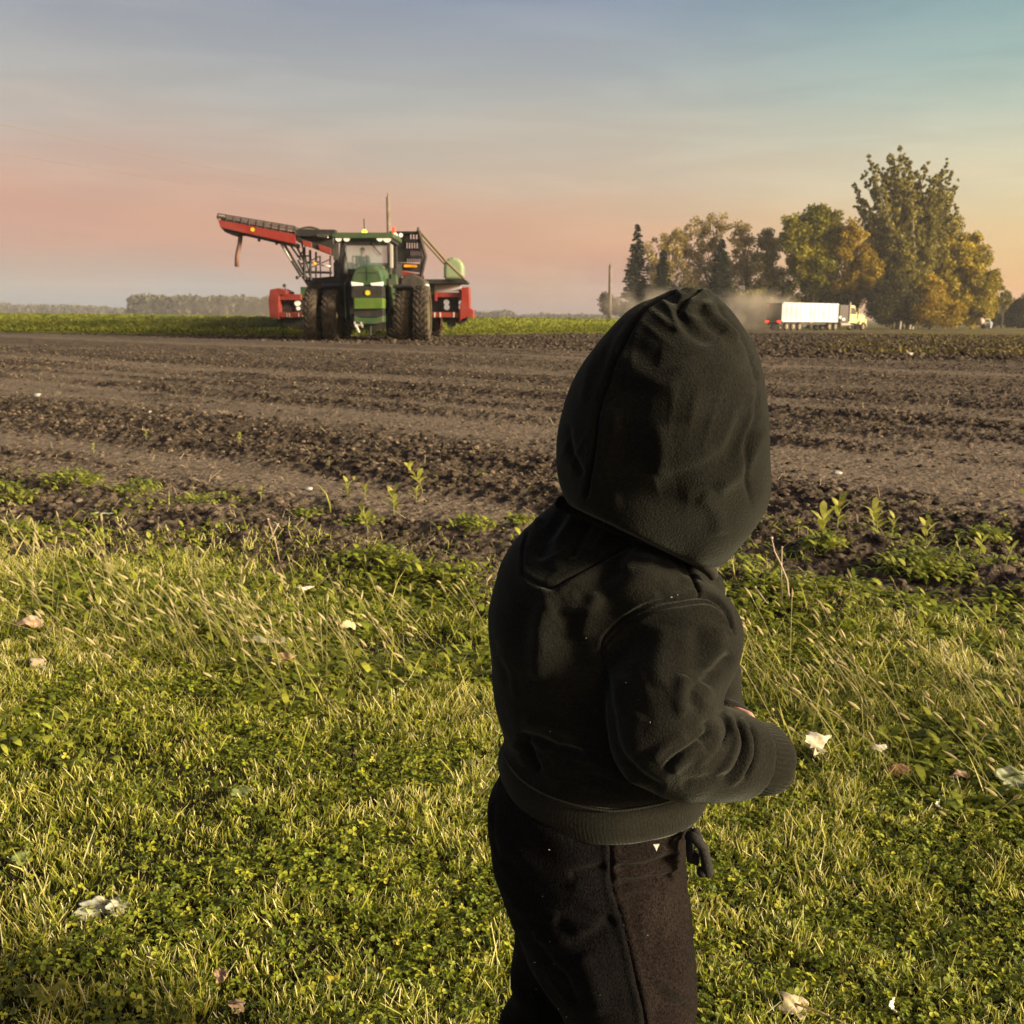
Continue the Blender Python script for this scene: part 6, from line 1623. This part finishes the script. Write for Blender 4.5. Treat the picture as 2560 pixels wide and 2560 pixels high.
cream = (.62, .54, .38); wht = (.74, .70, .58); tan = (.46, .31, .15); buff = (.40, .31, .22)
leaf_thing('pale torn leaf lying in two halves at the lower left of the lawn', 232, 2272, .021, (.42, .44, .30), (.66, .64, .50), 20, .8, 5, .22, two=True, tilt=(.35, .1))
leaf_thing('leaf half rusty orange and half cream at the left edge of the lawn', 75, 1553, .030, (.62, .30, .09), wht, 10, .55, 3, .3, tilt=(.45, 0), z=.05)
leaf_thing('round grey brown leaf below the rusty orange one', 97, 1655, .022, (.33, .26, .19), (.45, .37, .28), 80, .7, 2, .3, tilt=(.6, 0), z=.045)
leaf_thing('small tan leaf near the middle of the lawn, below the foxtails', 705, 1645, .024, tan, (.62, .45, .24), 0, .6, 3, .35, tilt=(.5, .1), z=.05)
leaf_thing('pale yellow leaf standing among the foxtail stalks', 873, 1560, .020, (.58, .45, .24), (.72, .60, .36), 50, .6, 3, .4, tilt=(.7, .1), z=.07)
leaf_thing('long pale green leaf among grass above the tan leaf', 672, 1600, .040, (.34, .34, .20), (.52, .50, .34), -8, .35, 2, .3, tilt=(.3, 0), z=.05)
leaf_thing('tiny white leaf scrap above the foxtails on the left', 765, 1470, .016, wht, (.85, .82, .74), 20, .4, 2, .3, tilt=(.5, 0), z=.05)
leaf_thing('small buff leaf alone in the mown grass on the left', 372, 1680, .010, buff, (.5, .38, .26), 30, .7, 3, .3, tilt=(.5, 0))
leaf_thing('crumpled cream leaf just right of the child\'s cuff', 2036, 1862, .026, (.66, .60, .46), (.80, .75, .60), 35, .8, 5, .7, tilt=(.9, .1), z=.05)
leaf_thing('pale green leaf cut by the right edge of the picture', 2528, 1948, .028, (.34, .40, .22), (.52, .54, .36), 10, .7, 5, .4, tilt=(.6, 0), z=.04)
leaf_thing('flat rusty brown leaf in the grass right of the cream one', 2247, 1922, .019, (.22, .10, .05), (.34, .17, .09), 5, .55, 2, .25, tilt=(.5, 0), z=.035)
leaf_thing('thin cream leaf scrap above the rusty brown leaf', 2200, 1868, .012, wht, (.8, .76, .6), 0, .5, 3, .3, tilt=(.7, 0), z=.05)
leaf_thing('buff curled leaf near the right edge among clover', 2400, 1935, .018, (.38, .24, .16), (.5, .36, .25), 20, .4, 3, .5, tilt=(.5, 0), z=.035)
leaf_thing('tan lobed leaf with a long stalk at the bottom right corner', 1990, 2510, .019, (.40, .34, .20), (.66, .58, .40), 25, .8, 5, .45, tilt=(.45, .1), z=.03, stem=True)
leaf_thing('small white leaf scrap right of the stalked tan leaf', 2230, 2515, .0085, wht, (.8, .78, .62), 70, .5, 3, .5, tilt=(.9, 0), z=.03)
leaf_thing('small white leaf scrap left of the stalked tan leaf, beside the trousers', 2345, 2012, .010, wht, (.8, .78, .62), 70, .5, 3, .5, tilt=(.9, 0), z=.03)
leaf_thing('dull green round leaf in the middle of the mown grass', 604, 1978, .014, (.13, .17, .05), (.22, .25, .08), 15, .8, 5, .3, tilt=(.4, 0), z=.03)
leaf_thing('dull green round leaf near the left edge of the lawn', 52, 2145, .013, (.13, .17, .05), (.24, .27, .09), 60, .8, 5, .3, tilt=(.4, 0), z=.03)
leaf_thing('small brown leaf half sunk in the grass left of the trousers', 578, 2158, .012, (.26, .21, .13), (.36, .30, .2), 0, .6, 2, .3, tilt=(.4, 0), z=.022)
leaf_thing('yellow leaf in the clover left of the child\'s trousers', 829, 2448, .008, (.42, .36, .02), (.55, .46, .04), 0, .8, 3, .3, tilt=(.4, 0), z=.03)
leaf_thing('pinkish brown clover head at the bottom of the lawn', 552, 2436, .008, (.34, .22, .14), (.46, .32, .22), 0, .9, 6, .8, tilt=(.4, 0), z=.03)
leaf_thing('second pinkish clover head, near the bottom edge left of centre', 592, 2513, .008, (.34, .22, .14), (.46, .32, .22), 40, .9, 6, .8, tilt=(.4, 0), z=.03)
leaf_thing('long yellow green leaf lying flat at the bottom left', 130, 2478, .024, (.16, .18, .02), (.30, .28, .04), 25, .35, 6, .2, tilt=(.3, 0), z=.03)
leaf_thing('bright white strip of plastic on the soil at the lawn edge', 258, 1283, .045, (.7, .7, .66), (.85, .84, .8), 8, .13, 2, .12, tilt=(.25, 0), z=.05, group='pale litter on the soil', name='plastic_strip', cat='litter')

def stone(label, px, py, r_, col=(.42, .39, .34)):
    c = PG(px, py, .0); c.z = float(ground_h(np.array([c.x]), np.array([c.y]))[0])+r_*.4
    mb = MB(); mb.ell(c, (r_*1.25, r_*.8, r_*.5), 9, 6)
    rs = random.Random(px)
    mb.v = [tuple(Vector(v)+(Vector(v)-c)*(rs.random()-.5)*.7) for v in mb.v]
    o = mb.build('stone', mat('pale_stone', col, rough=.8), loc=tuple(c), smooth=True); tag(o, label, 'stone', 'pale stones on the field')
stone('white stone lying on the smooth soil at the far left', 93, 996, .034)
stone('right one of two white stones at the edge of the stubble', 2272, 893, .075)
stone('left one of two white stones at the edge of the stubble', 2243, 896, .05)
stone('cream stone on the dark soil right of the hood', 2092, 1195, .022)
stone('white stone in dark soil left of the curved stalk', 770, 1236, .018)
stone('pale stone on the soil, above the two yellowing sprouts', 820, 984, .03)
stone('small pale pebble in the rough soil near the middle left', 375, 1034, .022, (.5, .42, .35))

sprout_l = mat('sprout_leaf', (.30, .33, .04), rough=.5, col2=(.58, .54, .13), scale=30, trans=.35)
bush_l = mat('low_weed_leaf', (.13, .18, .02), rough=.5, col2=(.42, .42, .07), scale=20, trans=.3)
stemm = mat('weed_stem', (.20, .20, .07), rough=.7)
drym = mat('dry_stalk', (.45, .32, .24), rough=.8, col2=(.58, .46, .38), scale=60)
def gpt(px, py):
    c = PG(px, py, 0.0); c.z = float(ground_h(np.array([c.x]), np.array([c.y]))[0]); return c
def leafset(mb, c, L, W, az, rise, droop):
    V, F, _ = broad(np.array([c.x]), np.array([c.y]), np.array([c.z]), np.array([L]), np.array([W]), np.array([az]), np.array([rise]), np.array([droop]))
    mb.add([tuple(v) for v in V], [tuple(int(i) for i in f) for f in F])
def sprout(label, px, py, hpx, n_=7, lean=0.0, yel=0):
    """upright weed: hpx = its height in the photograph"""
    c = gpt(px, py); H_ = hpx*c.y/FPX; rs = random.Random(px*3+py)
    root = empty('weed_sprout', c); tag(root, label, 'weed', 'upright weed sprouts in the soil')
    top = c+Vector((lean*H_, 0, H_*.85)); mid = c.lerp(top, .5)+Vector((lean*H_*-.25, 0, 0))
    MB().tube([c-Vector((0, 0, .01)), mid, top], [.0032, .0025, .0015], 6).build('stem', stemm, root, smooth=True)
    mb = MB()
    for i in range(n_):
        t = .25+.75*i/(n_-1); p = c.lerp(mid, t*2) if t < .5 else mid.lerp(top, t*2-1)
        leafset(mb, p, H_*(.50-.12*t)*(.8+.4*rs.random()), H_*.21, i*2.4+rs.random(), .8+.8*t, .55)
    mb.build('leaves', sprout_l, root, smooth=True)
def bushy(label, px, py, wpx, hpx, n_=60):
    c = gpt(px, py); W_ = wpx*c.y/FPX/2; H_ = hpx*c.y/FPX; rs = random.Random(px+py*5)
    root = empty('low_weed', c); tag(root, label, 'weed', 'low bushy weeds along the soil edge')
    st = MB(); mb = MB()
    for i in range(n_):
        a = rs.random()*6.28; r_ = rs.random()**.6; p = c+Vector((math.cos(a)*r_*W_, math.sin(a)*r_*W_*.9, H_*(1-r_*.7)*(.3+.5*rs.random())))
        if i % 4 == 0: st.tube([c, c.lerp(p, .5)+Vector((0, 0, H_*.15)), p], .0016, 5)
        for k_ in range(5): leafset(mb, p+Vector((rs.uniform(-.025, .025), rs.uniform(-.025, .025), rs.uniform(0, .014))), .014+.030*rs.random(), .007+.013*rs.random(), rs.random()*6.28, rs.random()*1.2, .5)
    st.build('stem', stemm, root, smooth=True); mb.build('leaves', bush_l, root, smooth=True)
sprout('tallest leaning sprout with pale yellow leaves above the others', 1058, 1232, 72, 8, -.5)
sprout('small sprout left of the middle of the soil, under the tallest leaning one', 1040, 1272, 42, 6)
sprout('single sprout standing by itself right of the curved stalk', 868, 1262, 48, 7, .05)
sprout('yellow sprout with big limp leaves, nearest of the middle group', 920, 1338, 62, 8, -.2)
sprout('upright sprout directly above the yellow limp one', 912, 1265, 42, 6)
sprout('leafy sprout right of the yellow limp one', 985, 1302, 66, 9, -.05)
sprout('two leaved sprout near the left middle of the soil', 652, 1262, 36, 5, .1)
sprout('tiny yellow sprout in rough soil, left', 366, 1112, 24, 5)
sprout('small yellow brown sprout in rough soil, left of centre', 600, 1134, 30, 6, .1)
sprout('tiny sprout left of the bushy weed, out in the smooth soil', 235, 1142, 22, 4)
sprout('small sprout at the lawn edge below the white plastic strip', 378, 1400, 56, 7)
sprout('slender tall sprout nearest the hood on the right', 2050, 1402, 92, 9, .0)
sprout('pair leaved sprout right behind the slender one', 2090, 1352, 82, 9, .05)
sprout('widest sprout with pale leaves spread to the left', 2192, 1352, 80, 11, -.2)
sprout('small sprout right of the widest one', 2228, 1342, 56, 7, .1)
sprout('pale pointed sprout rising out of the right bushy weed', 2310, 1402, 74, 8, .0)
sprout('round leaved sprout left of the right-most sprout', 2446, 1412, 60, 7, .05)
sprout('small sprout near the right edge of the picture', 2508, 1462, 50, 6, .25)
sprout('yellow leaf sprout standing between the bushy weed and the right edge', 2390, 1376, 28, 5)
sprout('small green sprout below the child\'s hood on the right', 2005, 1412, 28, 5)
sprout('tiny yellow sprout in the soil left of the tallest leaning one', 823, 1180, 20, 4)
bushy('bushy green weed on the soil at the left, largest of three', 185, 1238, 150, 70, 70)
bushy('yellow green bushy weed right of the largest one', 345, 1252, 110, 60, 50)
bushy('green weed cut by the left edge of the picture', 28, 1262, 110, 70, 50)
bushy('broad bushy weed in the soil at the right', 2300, 1452, 230, 70, 90)
bushy('bushy weed near the right edge, behind the broad one', 2462, 1368, 110, 56, 40)
bushy('small low weed between the sprouts left of the child', 1300, 1335, 90, 26, 26)
bushy('low weed close against the child\'s back at the soil edge', 1190, 1340, 120, 36, 34)
bushy('low weed under the limp yellow sprout', 900, 1320, 110, 24, 26)
bushy('flat weed trailing left of the curved stalk', 760, 1292, 110, 18, 20)
bushy('flat weed left of the two leaved sprout', 530, 1262, 170, 22, 26)
bushy('low weed between hood and slender sprout on the right', 2060, 1402, 120, 34, 34)

def stalk(label, pts, d0, r_, group='dry stalks', m=None, name='dry_stalk', headr=0):
    c = gpt(*pts[0]); q = [P(x, y, c.y+.0) for x, y in pts]; q[0] = c
    o = MB(); o.tube(q, [r_*(1-.5*i/len(q)) for i in range(len(q))], 8)
    if headr: o.ell(q[-1], (headr, headr, headr*.8), 10, 7)
    o = o.build(name, m or drym, loc=tuple(c), smooth=True); tag(o, label, 'dry stalk', group)
stalk('left of two crossed pale dry stalks, bent over to the left', [(1971, 1540), (1972, 1490), (1968, 1450), (1952, 1410), (1936, 1378), (1929, 1345)], 0, .0028, headr=.005)
stalk('right of two crossed pale dry stalks, standing straight', [(1960, 1538), (1956, 1500), (1953, 1450), (1955, 1368)], 0, .0024, headr=.0035)
stalk('thin leaning dry stalk with a seed tip left of the crossed pair', [(1930, 1540), (1915, 1505), (1888, 1468)], 0, .0022, headr=.004)
stalk('dry forked stalk standing in weeds left of centre', [(668, 1385), (680, 1340), (697, 1308)], 0, .0022)
stalk('thin stalk with a seed tip beside the dry forked one', [(700, 1420), (690, 1360), (670, 1298)], 0, .0016, headr=.004)
stalk('green stalk curving over the soil between the sprouts', [(826, 1288), (824, 1262), (815, 1235), (795, 1212)], 0, .0045, m=sprout_l)
stalk('short reddish stalk under the chin of the hood', [(1832, 1418), (1833, 1400), (1834, 1388)], 0, .003)

# ------------------------------------------------------------------ evening haze over the fields
mb = MB(); mb.box((-1200, -60, -2.0), (1200, 1200, 33))
hm = bpy.data.materials.new('haze'); hm.use_nodes = True
n_, l_ = hm.node_tree.nodes, hm.node_tree.links; n_.clear()
pv = n_.new('ShaderNodeVolumePrincipled'); pv.inputs['Color'].default_value = (.84, .84, .88, 1); pv.inputs['Density'].default_value = .00032
oo = n_.new('ShaderNodeOutputMaterial'); l_.new(pv.outputs[0], oo.inputs['Volume'])
hz = mb.build('haze', hm, loc=(0, 0, 0)); tag(hz, 'thin dusty evening haze over the fields', 'haze', kind='stuff')
